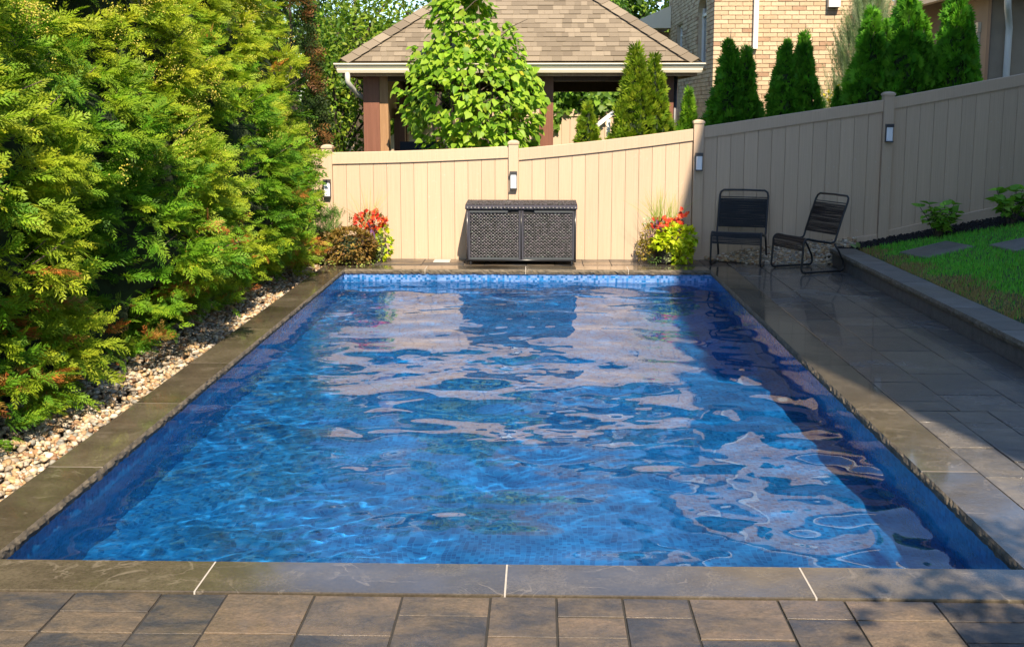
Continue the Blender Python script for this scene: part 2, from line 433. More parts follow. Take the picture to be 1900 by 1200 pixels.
# ------------------------------------------------------------------ patio: single pavers in random courses
WX = 3.62                                               # face of the low retaining wall
slab = MB()
slab.box(-9, 9, -6, PY0 - .309, -.095, -.0125)
slab.box(PX1 + .309, WX + .02, PY0 - .309, FENCE_Y + .05, -.095, -.0125)
slab.box(PX0 - .1, PX1 + .309, PY1 + .309, FENCE_Y + .05, -.095, -.0125)
patio = tag(slab.build('patio', SAND), kind='structure')
pav_cache = {}
def paver(x0, x1, y0, y1):
    w, d = round(x1 - x0, 3), round(y1 - y0, 3); grey = x0 > 2.2 and y0 > PY0 - .32; key = (w, d, grey)  # right deck takes the copy tinted for shade
    if key not in pav_cache:
        g_ = .0045
        b = MB(); b.cbox(-w / 2 + g_, w / 2 - g_, -d / 2 + g_, d / 2 - g_, -.028, 0, .0014)
        pav_cache[key] = b.mesh('paver', PAVERSHADE if grey else PAVER)
    o = link('paver', pav_cache[key], patio)
    o.location = ((x0 + x1) / 2, (y0 + y1) / 2, -.006 + random.uniform(-.002, .002))
    o.rotation_euler = (random.uniform(-.003, .003), random.uniform(-.003, .003), 0)
def columns(x0, x1, y0, y1, widths, heights, rs):
    r = random.Random(rs); x = x0
    while x < x1 - .02:
        w = r.choice(widths)
        if x1 - x - w < .14: w = x1 - x
        y = y1; first = True
        while y > y0 + .02:
            h_ = r.choice(heights)
            if y - h_ - y0 < .12: h_ = y - y0
            paver(x, x + w, y - h_, y); y -= h_
        x += w
columns(-2.9, 2.9, 2.9, PY0 - .312, [.35, .35, .26, .35], [.17, .34, .17, .34], 3)
columns(PX1 + .312, WX - .006, 7.0, FENCE_Y - .45, [.26, .35, .35, .44], [.26, .35, .35, .52], 8)
columns(PX1 + .312, WX - .006, PY0 - .31, 7.0, [.35, .26, .35], [.35, .26, .52], 12)
columns(PX0 - .08, PX1 + .30, PY1 + .312, FENCE_Y - .03, [.52, .35, .44, .26], [.17, .31, .26], 5)
columns(PX1 + .312, WX - .006, FENCE_Y - .45, FENCE_Y - .03, [.35, .44], [.2], 6)
lid = MB(); lid.cbox(-1.34, -1.13, 13.86, 14.06, -.02, .006, .006)
tag(lid.build('skimmer_lid', plain('pale_lid', (.55, .50, .44), .5)), 'small square pale access lid set in the pavers behind the pool', 'lid')

# ------------------------------------------------------------------ pebbles (gravel beds)
def ico(sub=1):
    import bmesh
    bm = bmesh.new(); bmesh.ops.create_icosphere(bm, subdivisions=sub, radius=1)
    v = np.array([p.co[:] for p in bm.verts]); f = np.array([[q.index for q in p.verts] for p in bm.faces]); bm.free(); return v, f
PEB = MT('pebble'); _a = PEB.t.nodes.new('ShaderNodeAttribute'); _a.attribute_name = 'tint'
PEB.bs(Base_Color=PEB.mix(1.0, _a.outputs['Color'], PEB.ramp(PEB.noise(PEB.pos(), 45, 4), [(.25, .78), (.75, 1.1)]), 'MULTIPLY'), Roughness=.6)
PEB = PEB.m
pebcols = np.array([(.48, .39, .28), (.52, .46, .37), (.38, .27, .16), (.44, .31, .17), (.31, .28, .24), (.60, .56, .50), (.28, .17, .10), (.24, .25, .24), (.42, .36, .26), (.35, .33, .30)]) * (1.05, .96, .84)
def gravel(name, P, size, label, sub=2):
    n = len(P); v1, f1 = ico(sub)
    nz = Noise3(77, 1.6); v1 = v1 * (1 + .16 * nz(v1))[:, None]
    S3 = np.stack([rng.uniform(.8, 1.5, n), rng.uniform(.65, 1.0, n), rng.uniform(.45, .75, n)], -1) * (size * rng.uniform(.55, 1.25, n))[:, None]
    M = frames(np.stack([np.cos(a := rng.uniform(0, 6.28, n)), np.sin(a), rng.normal(0, .25, n)], -1), np.stack([rng.normal(0, .25, n), rng.normal(0, .25, n), np.ones(n)], -1))
    V = np.einsum('nij,nkj->nki', M, v1[None] * S3[:, None, :]) + P[:, None, :]
    F = (f1[None] + (np.arange(n) * len(v1))[:, None, None]).reshape(-1, 3)
    col = np.repeat(pebcols[rng.integers(0, len(pebcols), n)] * rng.uniform(.75, 1.1, (n, 1)), len(v1), 0)
    return tag(link(name, nmesh(name, V.reshape(-1, 3), F, PEB, True, col)), label, 'gravel', kind='stuff')
def hedge_line(y):                                      # x of the hedge foot
    return np.interp(y, [3, 6.4, 8, 9.8, 11.9, 13.4, 14.1], [-3.26, -3.24, -3.22, -3.16, -3.10, -3.00, -2.95])
n = 9800
y = 4.0 + 9.7 * rng.uniform(0, 1, n) ** 1.25; x = rng.uniform(hedge_line(y) - .25, PX0 - .325)
z = -.03 + rng.uniform(-.02, .018, n) + .012 * np.sin(x * 9 + y * 3)
near = y < 6.9
P = np.stack([x, y, z], -1)
gravel('gravel_strip', P[near], .022, 'pale river pebbles in the strip between the hedge and the left coping')
gravel('gravel_edging', P[~near], .023, 'far end of the river pebble strip under the left hedge', 1)
# pebbles banked against the fence behind the chairs
n = 3200
x = rng.uniform(2.12, 4.0, n); y = rng.uniform(FENCE_Y - .42, FENCE_Y - .02, n)
keep = (y > FENCE_Y - .42 + np.clip((2.7 - x), 0, 1) * .5) & ((x < WX + .03) | (y > FENCE_Y - .35)); x, y = x[keep], y[keep]
z = -.012 + np.clip((y - (FENCE_Y - .42)) / .38, 0, 1) * np.interp(x, [2.1, 2.7, 3.4, 4.0], [.02, .14, .22, .25]) + np.clip(x - 3.4, 0, 2) * .05 + rng.uniform(-.012, .012, len(x))
gravel('gravel_bank', np.stack([x, y, z], -1), .026, 'heap of grey and white pebbles against the fence behind the two chairs', 1)
m_ = MB()
m_.add([(2.1, FENCE_Y - .42, -.04), (WX, FENCE_Y - .42, -.04), (WX + .4, FENCE_Y - .4, .14), (WX + .4, FENCE_Y + .02, .24), (WX, FENCE_Y + .02, .19), (2.1, FENCE_Y + .02, -.02)], [(0, 1, 4, 5), (1, 2, 3, 4)])
tag(m_.build('gravel_bed_soil', SOIL), kind='structure')
n = 70
gravel('gravel_patch', np.stack([rng.uniform(4.02, 4.35, n), rng.uniform(8.2, 9.3, n), .21 + rng.uniform(0, .03, n)], -1), .04, 'few grey pebbles at the lawn edge beside the wall cap, at the right')

# ------------------------------------------------------------------ retaining wall and lawn
rw = tag(empty('retaining_wall', (WX, 11, 0)), 'low retaining wall of grey blocks with flat stone caps beside the lawn', 'wall')
def child(mb, name, mat, parent, smooth=False):
    o = mb.build(name, mat, parent, smooth); o.matrix_parent_inverse = Matrix.Translation(parent.location).inverted() if parent.rotation_euler[2] == 0 else parent.matrix_world.inverted(); return o
cuts = [4.6, 5.5, 6.7, 7.5, 8.669, 9.65, 11.119, 12.397, 13.223, 13.80]
for a, b in zip(cuts[:-1], cuts[1:]):
    seed[0] += 1
    cm_ = coping_mesh(b - a - .012, seed[0], .315, .06); cm_.face = SPLIT; o = cm_.build('cap_stone', WALLCAP, rw)
    o.matrix_parent_inverse = Matrix.Translation(rw.location).inverted()
    o.location = (WX - .03, b - .006, .19); o.rotation_euler = (0, 0, -math.pi / 2)
    if b < 13.7:
        child(MB().box(WX - .015, WX + .27, b - .0055, b + .0055, .132, .186), 'grout_joint', GROUT, rw)
yy = 4.6; k = 0
while yy < 13.78:
    l_ = random.choice([.30, .22, .38]); y2 = min(yy + l_, 13.8)
    b = MB(); ch = .006
    b.add([(WX + random.uniform(0, .004), yy + .003, -.03), (WX, y2 - .003, -.03), (WX, y2 - .003, .126), (WX + random.uniform(0, .004), yy + .003, .126),
           (WX + .25, yy + .003, -.03), (WX + .25, y2 - .003, -.03), (WX + .25, y2 - .003, .126), (WX + .25, yy + .003, .126)],
          [(0, 3, 2, 1), (4, 5, 6, 7), (0, 4, 7, 3), (1, 2, 6, 5), (3, 7, 6, 2), (0, 1, 5, 4)])
    child(b, 'wall_block', BLOCK, rw); yy = y2

def lawn_z(x, y): return .165 + np.clip((np.asarray(x) - 3.90) * .19, 0, 1.4) + .0 * np.asarray(y)
lx = np.linspace(3.88, 9, 40); ly = np.linspace(4.0, FENCE_Y + .03, 60)
LX, LY = np.meshgrid(lx, ly); LZ = lawn_z(LX, LY) + .012 * np.sin(LX * 5) * np.sin(LY * 4)
V = np.stack([LX, LY, LZ], -1).reshape(-1, 3); n0 = len(lx)
ii = (np.arange(len(ly) - 1)[:, None] * n0 + np.arange(n0 - 1)[None]).ravel()
lawn = tag(link('lawn_ground', nmesh('lawn_ground', V, np.stack([ii, ii + 1, ii + n0 + 1, ii + n0], -1), LAWNSOIL, True)), kind='structure')

def mulch_edge(x): return FENCE_Y - .40 - np.clip((np.asarray(x) - 4.0) * .14, 0, .5)
stones = [(4.53, 12.75, .62, .55, .25), (5.32, 12.2, .62, .55, .1)]
for (sx, sy, w, d, rz), lab in zip(stones, ('flat grey stepping stone in the lawn nearer the wall cap', 'flat grey stepping stone in the lawn at the right edge of the view')):
    b = MB(); b.cbox(-w / 2, w / 2, -d / 2, d / 2, -.05, .0, .008)
    o = b.build('stepping_stone', WALLCAP); o.location = (sx, sy, float(lawn_z(sx, sy)) + .035); o.rotation_euler = (0, -math.atan(.19), rz)
    tag(o, lab, 'stepping stone', 'stepping stones in the lawn')
# grass blades
n = 70000
gx_ = 3.93 + 4.2 * rng.uniform(0, 1, n) ** 1.2; gy_ = 8.3 + 5.6 * rng.uniform(0, 1, n)
keep = gy_ < mulch_edge(gx_) - rng.uniform(-.02, .06, n)
for sx, sy, w, d, rz in stones:
    c, s_ = math.cos(-rz), math.sin(-rz); u = (gx_ - sx) * c - (gy_ - sy) * s_; v = (gx_ - sx) * s_ + (gy_ - sy) * c
    keep &= ~((abs(u) < w / 2 - .02) & (abs(v) < d / 2 - .02))
keep &= ~((gx_ < 4.3) & (gy_ < 9.2) & (rng.uniform(0, 1, n) < .85))
gx_, gy_ = gx_[keep], gy_[keep]; n = len(gx_)
dry_n = Noise3(5, .8)(np.stack([gx_, gy_, 0 * gx_], -1))
edge = gx_ - (3.99 + .10 * np.clip(dry_n, -1, 1)) - .16 * np.exp(-((gy_ - 10.2) / 1.1) ** 2)
dry = rng.uniform(0, 1, n) < np.clip(1.05 - edge / .20, 0.015, .9)
gcol = np.where(dry[:, None], np.array([.36, .25, .11]) * rng.uniform(.7, 1.2, (n, 1)), np.array([.14, .48, .05]) * rng.uniform(.55, 1.35, (n, 1)) * np.stack([rng.uniform(.7, 1.5, n), np.ones(n), np.ones(n)], -1))
tv = np.array([(-.5, 0, 0), (.5, 0, 0), (.38, .12, .55), (-.38, .12, .55), (0, .45, 1.0)]); tf = np.array([(0, 1, 2), (0, 2, 3), (3, 2, 4)])
a = rng.uniform(0, 6.28, n); hgt = rng.uniform(.026, .058, n) * np.where(dry, .8, 1.0); wid = rng.uniform(.005, .009, n)
M = np.zeros((n, 3, 3)); M[:, 0, 0] = np.cos(a); M[:, 1, 0] = np.sin(a); M[:, 0, 1] = -np.sin(a); M[:, 1, 1] = np.cos(a); M[:, 2, 2] = 1
lv = tv[None] * np.stack([wid, hgt, hgt], -1)[:, None, :]
V = np.einsum('nij,nkj->nki', M, lv) + np.stack([gx_, gy_, lawn_z(gx_, gy_) - .002], -1)[:, None]
F = (tf[None] + (np.arange(n) * 5)[:, None, None]).reshape(-1, 3)
tag(link('lawn_grass', nmesh('lawn_grass', V.reshape(-1, 3), F, LEAF, False, np.repeat(gcol, 5, 0))), 'short green lawn with a dry straw edge beside the retaining wall', 'grass', kind='stuff')
# mulch chips
n = 3500
mx = rng.uniform(3.72, 7.2, n); my = rng.uniform(mulch_edge(mx) - .03, FENCE_Y - .01)
chip = np.array([(-.5, -.5, 0), (.5, -.5, 0), (.5, .5, 0), (-.5, .5, 0), (-.4, -.4, 1), (.45, -.4, .8), (.4, .4, 1), (-.5, .35, .9)])
cf = np.array([(4, 5, 6, 7), (0, 1, 5, 4), (1, 2, 6, 5), (2, 3, 7, 6), (3, 0, 4, 7)])
M = frames(randdir(n) * (1, 1, .4), np.tile([0, 0, 1.0], (n, 1)) + rng.normal(0, .3, (n, 3)))
V = np.einsum('nij,nkj->nki', M, chip[None] * np.stack([rng.uniform(.02, .06, n), rng.uniform(.01, .022, n), rng.uniform(.006, .014, n)], -1)[:, None, :])
V += np.stack([mx, my, np.where(mx < 3.9, .15, lawn_z(mx, my)) + rng.uniform(0, .03, n)], -1)[:, None]
F = (cf[None] + (np.arange(n) * 8)[:, None, None]).reshape(-1, 4)
MULCH = plain('dark_mulch', (.016, .013, .012), .9, var=.5, scale=30)
tag(link('mulch_bed', nmesh('mulch_bed', V.reshape(-1, 3), F, MULCH)), 'dark shredded mulch between the lawn and the fence', 'mulch', kind='stuff')

# ------------------------------------------------------------------ vinyl fence
fence = tag(empty('vinyl_fence', (0, FENCE_Y, 0)), 'tan vinyl privacy fence with vertical boards climbing to the right behind the pool', 'fence')
FI = Matrix.Translation((0, -FENCE_Y, 0))
def fpart(mb, name, mat=VINYL, smooth=False):
    o = mb.build(name, mat, fence, smooth); o.matrix_parent_inverse = FI; return o
posts = [(-5.07, 1.40, 0), (-2.707, 1.452, 0), (-.337, 1.509, 0), (1.993, 1.766, 0), (4.345, 2.113, .33), (6.69, 2.56, .75)]
PW = .062
tops = [((-5, 1.30), (-2.77, 1.335)), ((-2.645, 1.350), (-.40, 1.432)), ((-.272, 1.402), (1.925, 1.650)), ((2.06, 1.680), (4.28, 2.008)), ((4.41, 2.044), (6.62, 2.445))]
bots = [((-5, 0), (-2.77, 0)), ((-2.645, 0), (-.4, 0)), ((-.272, 0), (1.925, 0)), ((2.06, -.05), (4.28, .25)), ((4.41, .30), (6.62, .80))]
for px, zt_, zb in posts:
    fpart(MB().box(px - PW, px + PW, FENCE_Y - PW + .02, FENCE_Y + PW + .02, zb - .15, zt_ - .05), 'post')
    b = MB(); P_ = lambda e, z: [(px - e, FENCE_Y + .02 - e, z), (px + e, FENCE_Y + .02 - e, z), (px + e, FENCE_Y + .02 + e, z), (px - e, FENCE_Y + .02 + e, z)]
    rings = P_(PW + .010, zt_ - .0495) + P_(PW + .010, zt_ - .025) + P_(PW * .75, zt_ - .007) + P_(PW * .3, zt_)
    b.add(rings, [(3, 2, 1, 0), (12, 13, 14, 15)] + [(r * 4 + i, r * 4 + (i + 1) % 4, r * 4 + 4 + (i + 1) % 4, r * 4 + 4 + i) for r in range(3) for i in range(4)])
    fpart(b, 'post_cap')
RH = .145
for pi, (((x0, z0), (x1, z1)), ((_, b0), (_, b1))) in enumerate(zip(tops, bots)):
    # slanting top rail, 5 cm deep, proud of the boards
    yf, yk = FENCE_Y - .012, FENCE_Y + .05
    nseg = 8 if pi in (1, 2) else 2
    xs = np.linspace(x0, x1, nseg + 1); zs = z0 + (z1 - z0) * ((xs - x0) / (x1 - x0))
    if pi in (1, 2): zs += -.012 * np.sin(np.pi * (xs - x0) / (x1 - x0)) * (1 if pi == 1 else 1.2)
    def bar(zo0, zo1, yf, yk, zl):
        b = MB(); V = []
        for X_, Z_ in zip(xs, zl):
            V += [(X_, yf, Z_ + zo0), (X_, yf, Z_ + zo1 - .006), (X_, yf + .006, Z_ + zo1), (X_, yk, Z_ + zo1), (X_, yk, Z_ + zo0)]
        F = [(i * 5 + j, (i + 1) * 5 + j, (i + 1) * 5 + (j + 1) % 5, i * 5 + (j + 1) % 5) for i in range(nseg) for j in range(5)]
        F += [(0, 1, 2, 3, 4), tuple(nseg * 5 + j for j in (4, 3, 2, 1, 0))]
        b.add(V, F); return b
    fpart(bar(-RH, 0, yf, yk, zs), 'top_rail')
    zbs = b0 + (b1 - b0) * ((xs - x0) / (x1 - x0))
    lowrail = pi >= 3
    if lowrail:
        fpart(bar(-.12, .075, yf, yk, zbs), 'bottom_rail')
    # boards
    nb = 13; bw = (x1 - x0) / nb
    for i in range(nb):
        a, c = x0 + i * bw + .0015, x0 + (i + 1) * bw - .0015
        zt0, zt1 = np.interp([a, c], xs, zs) - RH + .03
        zb0, zb1 = np.interp([a, c], xs, zbs) + (.06 if lowrail else -.05)
        yb0, yb1 = FENCE_Y + .008, FENCE_Y + .03; e = .0025
        b = MB()
        b.add([(a, yb0 + e, zb0), (a + e, yb0, zb0), (c - e, yb0, zb1), (c, yb0 + e, zb1), (c, yb1, zb1), (a, yb1, zb0),
               (a, yb0 + e, zt0), (a + e, yb0, zt0), (c - e, yb0, zt1), (c, yb0 + e, zt1), (c, yb1, zt1), (a, yb1, zt0)],
              [(0, 1, 7, 6), (1, 2, 8, 7), (2, 3, 9, 8), (3, 4, 10, 9), (4, 5, 11, 10), (5, 0, 6, 11), (6, 7, 8, 9, 10, 11)])
        fpart(b, 'board')
    # backing tongue so no light shows through the joints
    fpart(MB().add([(x0, FENCE_Y + .031, b0 - .05), (x1, FENCE_Y + .031, b1 - .05), (x1, FENCE_Y + .031, z1 - .02), (x0, FENCE_Y + .031, z0 - .03),
                    (x0, FENCE_Y + .045, b0 - .05), (x1, FENCE_Y + .045, b1 - .05), (x1, FENCE_Y + .045, z1 - .02), (x0, FENCE_Y + .045, z0 - .03)],
                   [(0, 1, 2, 3), (7, 6, 5, 4), (0, 3, 7, 4), (1, 5, 6, 2), (3, 2, 6, 7)]), 'inner_liner')
# lights on the posts
for (px, pz), lab in zip([(-2.707, .90), (-.337, 1.005), (1.996, 1.24), (4.352, 1.60)],
                         ('small fence light half hidden by the cedar hedge', 'small fence light above the wicker storage box',
                          'small fence light on the post left of the two chairs', 'small fence light on the tallest post, far right')):
    t = tag(empty('fence_light', (px, FENCE_Y - .043, pz)), lab, 'light', 'lights on the fence posts')
    b = MB().box(-.046, .046, -.030, -.001, -.112, .112); b.box(-.046, .046, -.062, -.0305, .072, .112); b.box(-.046, .046, -.062, -.0305, -.112, -.098)
    b.build('housing', GREYMETAL, t)
    d = MB(); pr_ = [(-.037, -.0305), (-.037, -.050), (-.028, -.058), (.028, -.058), (.037, -.050), (.037, -.0305)]
    d.prism(pr_, 'z', -.0975, .0715); d.build('diffuser', DIFFUSER, t)

# ------------------------------------------------------------------ wicker storage box
WICK = MT('black_wicker'); _p = WICK.pos()
_n = WICK.noise(_p, 40, 3); _i = WICK.n('NewGeometry').outputs['Random Per Island']
WICK.bs(Base_Color=WICK.ramp(_i, [(0, (.016, .017, .019)), (.45, (.040, .040, .046)), (.8, (.075, .066, .082)), (1, (.065, .080, .074))]), Roughness=.24); WICK = WICK.m
BX0, BX1, BY0, BY1, BZ = -.905, .445, 13.62, 14.12, .735
box = tag(empty('storage_box', ((BX0 + BX1) / 2, (BY0 + BY1) / 2, 0)), 'black woven wicker deck storage box against the fence behind the pool', 'storage box')
BI = Matrix.Translation(box.location).inverted()
def bpart(mb, name, mat=WICK, smooth=False, parent=None):
    o = mb.build(name, mat, parent or box, smooth)
    if parent is None: o.matrix_parent_inverse = BI
    return o
def weave(origin, ux, uz, nrm, W, H, nu, nv):
    """basket weave: flat strands bulging over and under, alternating by row"""
    b = MB(); o = Vector(origin); ux = Vector(ux); uz = Vector(uz); nr = Vector(nrm); du, dv = W / nu, H / nv
    for j in range(nv):
        sh = .5 if j % 2 else 0
        for i in range(-1, nu):
            u0 = max(0, (i + sh) * du + du * .05); u1 = min(W, (i + 1 + sh) * du - du * .05)
            if u1 - u0 < du * .15: continue
            v0, v1 = j * dv + dv * .07, (j + 1) * dv - dv * .07; vm = (v0 + v1) / 2; um = (u0 + u1) / 2
            P = lambda u, v, h_: o + ux * u + uz * v + nr * h_
            q = [P(u0, v0 + dv * .1, 0), P(um, v0, .004), P(u1, v0 + dv * .1, 0), P(u0, vm, .003), P(um, vm, .017), P(u1, vm, .003), P(u0, v1 - dv * .1, 0), P(um, v1, .004), P(u1, v1 - dv * .1, 0)]
            b.add(q, [(0, 1, 4, 3), (1, 2, 5, 4), (3, 4, 7, 6), (4, 5, 8, 7)])
    return b
bpart(MB().box(BX0 + .03, BX1 - .03, BY0 + .03, BY1 - .01, .06, BZ - .035), 'inner_shell', DARKIN)
xm = (BX0 + BX1) / 2
for s_, (xa_, xb_) in enumerate(((BX0 + .025, xm - .008), (xm + .008, BX1 - .025))):
    fr = MB(); z0_, z1_ = .065, BZ - .07; yf = BY0 + .003
    hx = xb_ if s_ == 0 else xa_; d_ = -1 if s_ == 0 else 1
    fr.box(xa_, xa_ + .022, yf, yf + .026, z0_, z1_); fr.box(xb_ - .022, xb_, yf, yf + .026, z0_, z1_)
    fr.box(xa_ + .0222, xb_ - .0222, yf, yf + .026, z0_, z0_ + .022)
    if s_ == 0: fr.box(xa_ + .0222, xb_ - .155, yf, yf + .026, z1_ - .022, z1_)
    else: fr.box(xa_ + .155, xb_ - .0222, yf, yf + .026, z1_ - .022, z1_)
    door = bpart(fr, 'door')
    # woven panel with a notch for the hand grip
    pv_ = weave((xa_ + .022, yf + .018, z0_ + .022), (1, 0, 0), (0, 0, 1), (0, -1, 0), xb_ - xa_ - .044, z1_ - z0_ - .066, 14, 28)
    w_ = bpart(pv_, 'woven_panel', WICK, True, door)
    tw = weave((xa_ + .022 if s_ == 0 else xa_ + .155, yf + .018, z1_ - .044), (1, 0, 0), (0, 0, 1), (0, -1, 0), xb_ - xa_ - .177, .022, 10, 1)
    bpart(tw, 'woven_strip', WICK, True, door)
    gx0, gx1 = (xb_ - .125, xb_ - .024) if s_ == 0 else (xa_ + .024, xa_ + .125)
    gp = [(gx0 + (.02 if s_ == 0 else 0), z1_ - .047), (gx1 - (0 if s_ == 0 else .02), z1_ - .047), (gx1, z1_ - .004), (gx0, z1_ - .004)]
    bpart(MB().prism(gp, 'y', yf + .02, yf + .028), 'hand_grip', DARKIN, False, door)
# frame of round rails and lid
fr = MB()
for xx in (BX0 + .012, BX1 - .012):
    fr.tube([(xx, BY0 + .015, .03), (xx, BY0 + .015, BZ - .05)], .013, 8); fr.tube([(xx, BY1 - .015, .03), (xx, BY1 - .015, BZ - .05)], .013, 8)
fr.tube([(BX0, BY0 + .012, .052), (BX1, BY0 + .012, .052)], .013, 8); fr.tube([(xm, BY0 + .012, .05), (xm, BY0 + .012, BZ - .06)], .007, 6)
bpart(fr, 'frame', WICK, True)
for yy_, nr, xx in ((0, (-1, 0, 0), BX0 + .012), (0, (1, 0, 0), BX1 - .012)):
    u_ = (0, 1, 0) if nr[0] > 0 else (0, -1, 0)
    bpart(weave((xx, BY0 + .02 if nr[0] > 0 else BY1 - .02, .06), u_, (0, 0, 1), nr, BY1 - BY0 - .04, BZ - .13, 10, 30), 'side_panel', WICK, True)
ld = MB(); pr_ = [(BY0 - .008, BZ - .052), (BY0 - .010, BZ - .022), (BY0 + .015, BZ - .004), (BY0 + .06, BZ + .006), (BY1, BZ + .012), (BY1, BZ - .052)]
ld.prism(pr_, 'x', BX0 - .012, BX1 + .012)
lid_o = bpart(ld, 'lid', WICK)
bpart(weave((BX0 - .01, BY0 + .016, BZ - .001), (1, 0, 0), (0, .995, .035), (0, -.035, .995), BX1 - BX0 + .02, .46, 60, 20), 'woven_top', WICK, True, lid_o)
bpart(weave((BX0 - .01, BY0 - .009, BZ - .050), (1, 0, 0), (0, 0, 1), (0, -1, 0), BX1 - BX0 + .02, .028, 30, 1), 'woven_edge', WICK, True, lid_o)
for fx in (BX0 + .05, BX1 - .05):
    for fy in (BY0 + .03, BY1 - .04):
        bpart(MB().lathe([(.022, 0), (.022, .035), (.018, .042)], 10, fx, fy), 'foot', BLACKMETAL)

# ------------------------------------------------------------------ two cord chairs
def arc(c, r, a0, a1, n=5):
    return [(c[0] + r * math.cos(R(a0 + (a1 - a0) * i / n)), c[1] + r * math.sin(R(a0 + (a1 - a0) * i / n))) for i in range(n + 1)]
def make_chair(loc, rz, label, W=.60):
    t = tag(empty('cord_chair', loc, rz), label, 'chair', 'black cord chairs on the patio')
    hw = W / 2; tr = .0125
    # profile in (u forward, z): rear top of runner -> runner -> front leg -> seat -> back
    prof = [(-.20, .335)] + [(-.27, .25), (-.345, .13)] + arc((-.31, .062), .05, 160, 270, 5) + [(0, .0125)] + arc((.265, .062), .05, 270, 355, 5)
    prof += [(.30, .22)] + arc((.225, .335), .07, 10, 95, 6) + [(.06, .375), (-.14, .345)] + arc((-.165, .40), .05, 270, 205, 4)
    prof += [(-.30, .62), (-.36, .76)]
    top = (-.415, .885)
    fr = MB(); path = []
    for u, z in prof: path.append((-hw, u, z))
    tu, tz = top
    path += [(-hw, -.385, .82), (-hw + .012, tu + .010, tz - .022), (-hw + .045, tu, tz), (0, tu - .002, tz + .004), (hw - .045, tu, tz), (hw - .012, tu + .010, tz - .022), (hw, -.385, .82)]
    for u, z in reversed(prof): path.append((hw, u, z))
    P = [(-x, -u * .88, z) for x, u, z in path]                 # chair faces -Y in its own frame
    fr.tube(P, tr, 8); fr.build('frame', BLACKMETAL, t, True)
    for s_ in (-1, 1):
        for u in (-.30, .25):
            MB().lathe([(.013, -.004), (.016, 0), (.016, .006), (.010, .010)], 8, s_ * hw, -u * .88).build('foot_glide', BLACKMETAL, t)
    MB().tube([(-hw, .123, .345), (hw, .123, .345)], .009, 6).build('cross_bar', BLACKMETAL, t, True)
    # cords between the side tubes
    side = [(.30, .27), (.298, .31)] + arc((.225, .335), .07, 10, 95, 5) + [(.14, .386), (.06, .375), (-.14, .345)]
    def cords(poly, step, n, sag, name):
        pts = [Vector((0, -u * .88, z)) for u, z in poly]; b = MB(); L = [0]
        for a_, c_ in zip(pts[:-1], pts[1:]): L.append(L[-1] + (c_ - a_).length)
        k = int(L[-1] / step)
        for i in range(k):
            s0 = (i + .5) * step; j = max(q for q in range(len(L)) if L[q] <= s0); j = min(j, len(pts) - 2)
            p = pts[j].lerp(pts[j + 1], (s0 - L[j]) / (L[j + 1] - L[j])); tn = (pts[j + 1] - pts[j]).normalized(); nn = Vector((0, -tn.z, tn.y))
            for sg in (-1, 1):
                o_ = nn * (sg * .0105)
                q = [(-hw, p.y + o_.y, p.z + o_.z)]
                for f_ in (-.5, 0, .5): 
                    d_ = random.uniform(-.002, .002)
                    q.append((f_ * W * .9, p.y + o_.y * .6 + d_ * tn.y, p.z + o_.z * .6 + d_ * tn.z - sag * (1 - f_ * f_)))
                q.append((hw, p.y + o_.y, p.z + o_.z)); b.tube(q, .0036, 5, False)
        o = b.build(name, CORD, t, True); o['kind'] = 'stuff'; return o
    cords(side, .0105, 0, .004, 'seat_cords')
    cords([(-.225, .435), (-.30, .62), (-.36, .76), (-.372, .79)], .0100, 0, 0, 'back_cords')
    MB().tube([(-hw, .332, .80), (hw, .332, .80)], .006, 6).build('back_bar', BLACKMETAL, t, True)
    return t
make_chair((2.46, 13.77, .002), R(-18), 'black cord lounge chair facing the pool, nearer the planter')
make_chair((3.17, 13.27, .002), R(-67), 'black cord lounge chair turned sideways, nearer the retaining wall')

# ------------------------------------------------------------------ foliage templates
def leaf_tpl(w=.5, heart=False):
    """leaf along +x, unit length, folded on its midrib"""
    if heart:
        V = [(0, 0, 0), (.02, .26, .06), (.25, .40, .10), (.55, .30, .05), (.80, .12, -.02), (1, 0, -.10), (.80, -.12, -.02), (.55, -.30, .05), (.25, -.40, .10), (.02, -.26, .06), (.45, 0, 0)]
        F = [(0, 1, 10), (1, 2, 10), (2, 3, 10), (3, 4, 10), (4, 5, 10), (5, 6, 10), (6, 7, 10), (7, 8, 10), (8, 9, 10), (9, 0, 10)]
        V = [(x, y * w / .4, z) for x, y, z in V]
    else:
        V = [(0, 0, 0), (.35, w / 2, .05), (.7, w * .38, 0), (1, 0, -.08), (.7, -w * .38, 0), (.35, -w / 2, .05), (.5, 0, -.03)]
        F = [(0, 1, 6), (1, 2, 6), (2, 3, 6), (3, 4, 6), (4, 5, 6), (5, 0, 6)]
    return np.array(V, float), np.array(F)
LV, LF = leaf_tpl(.5); HV, HF = leaf_tpl(.42, True)
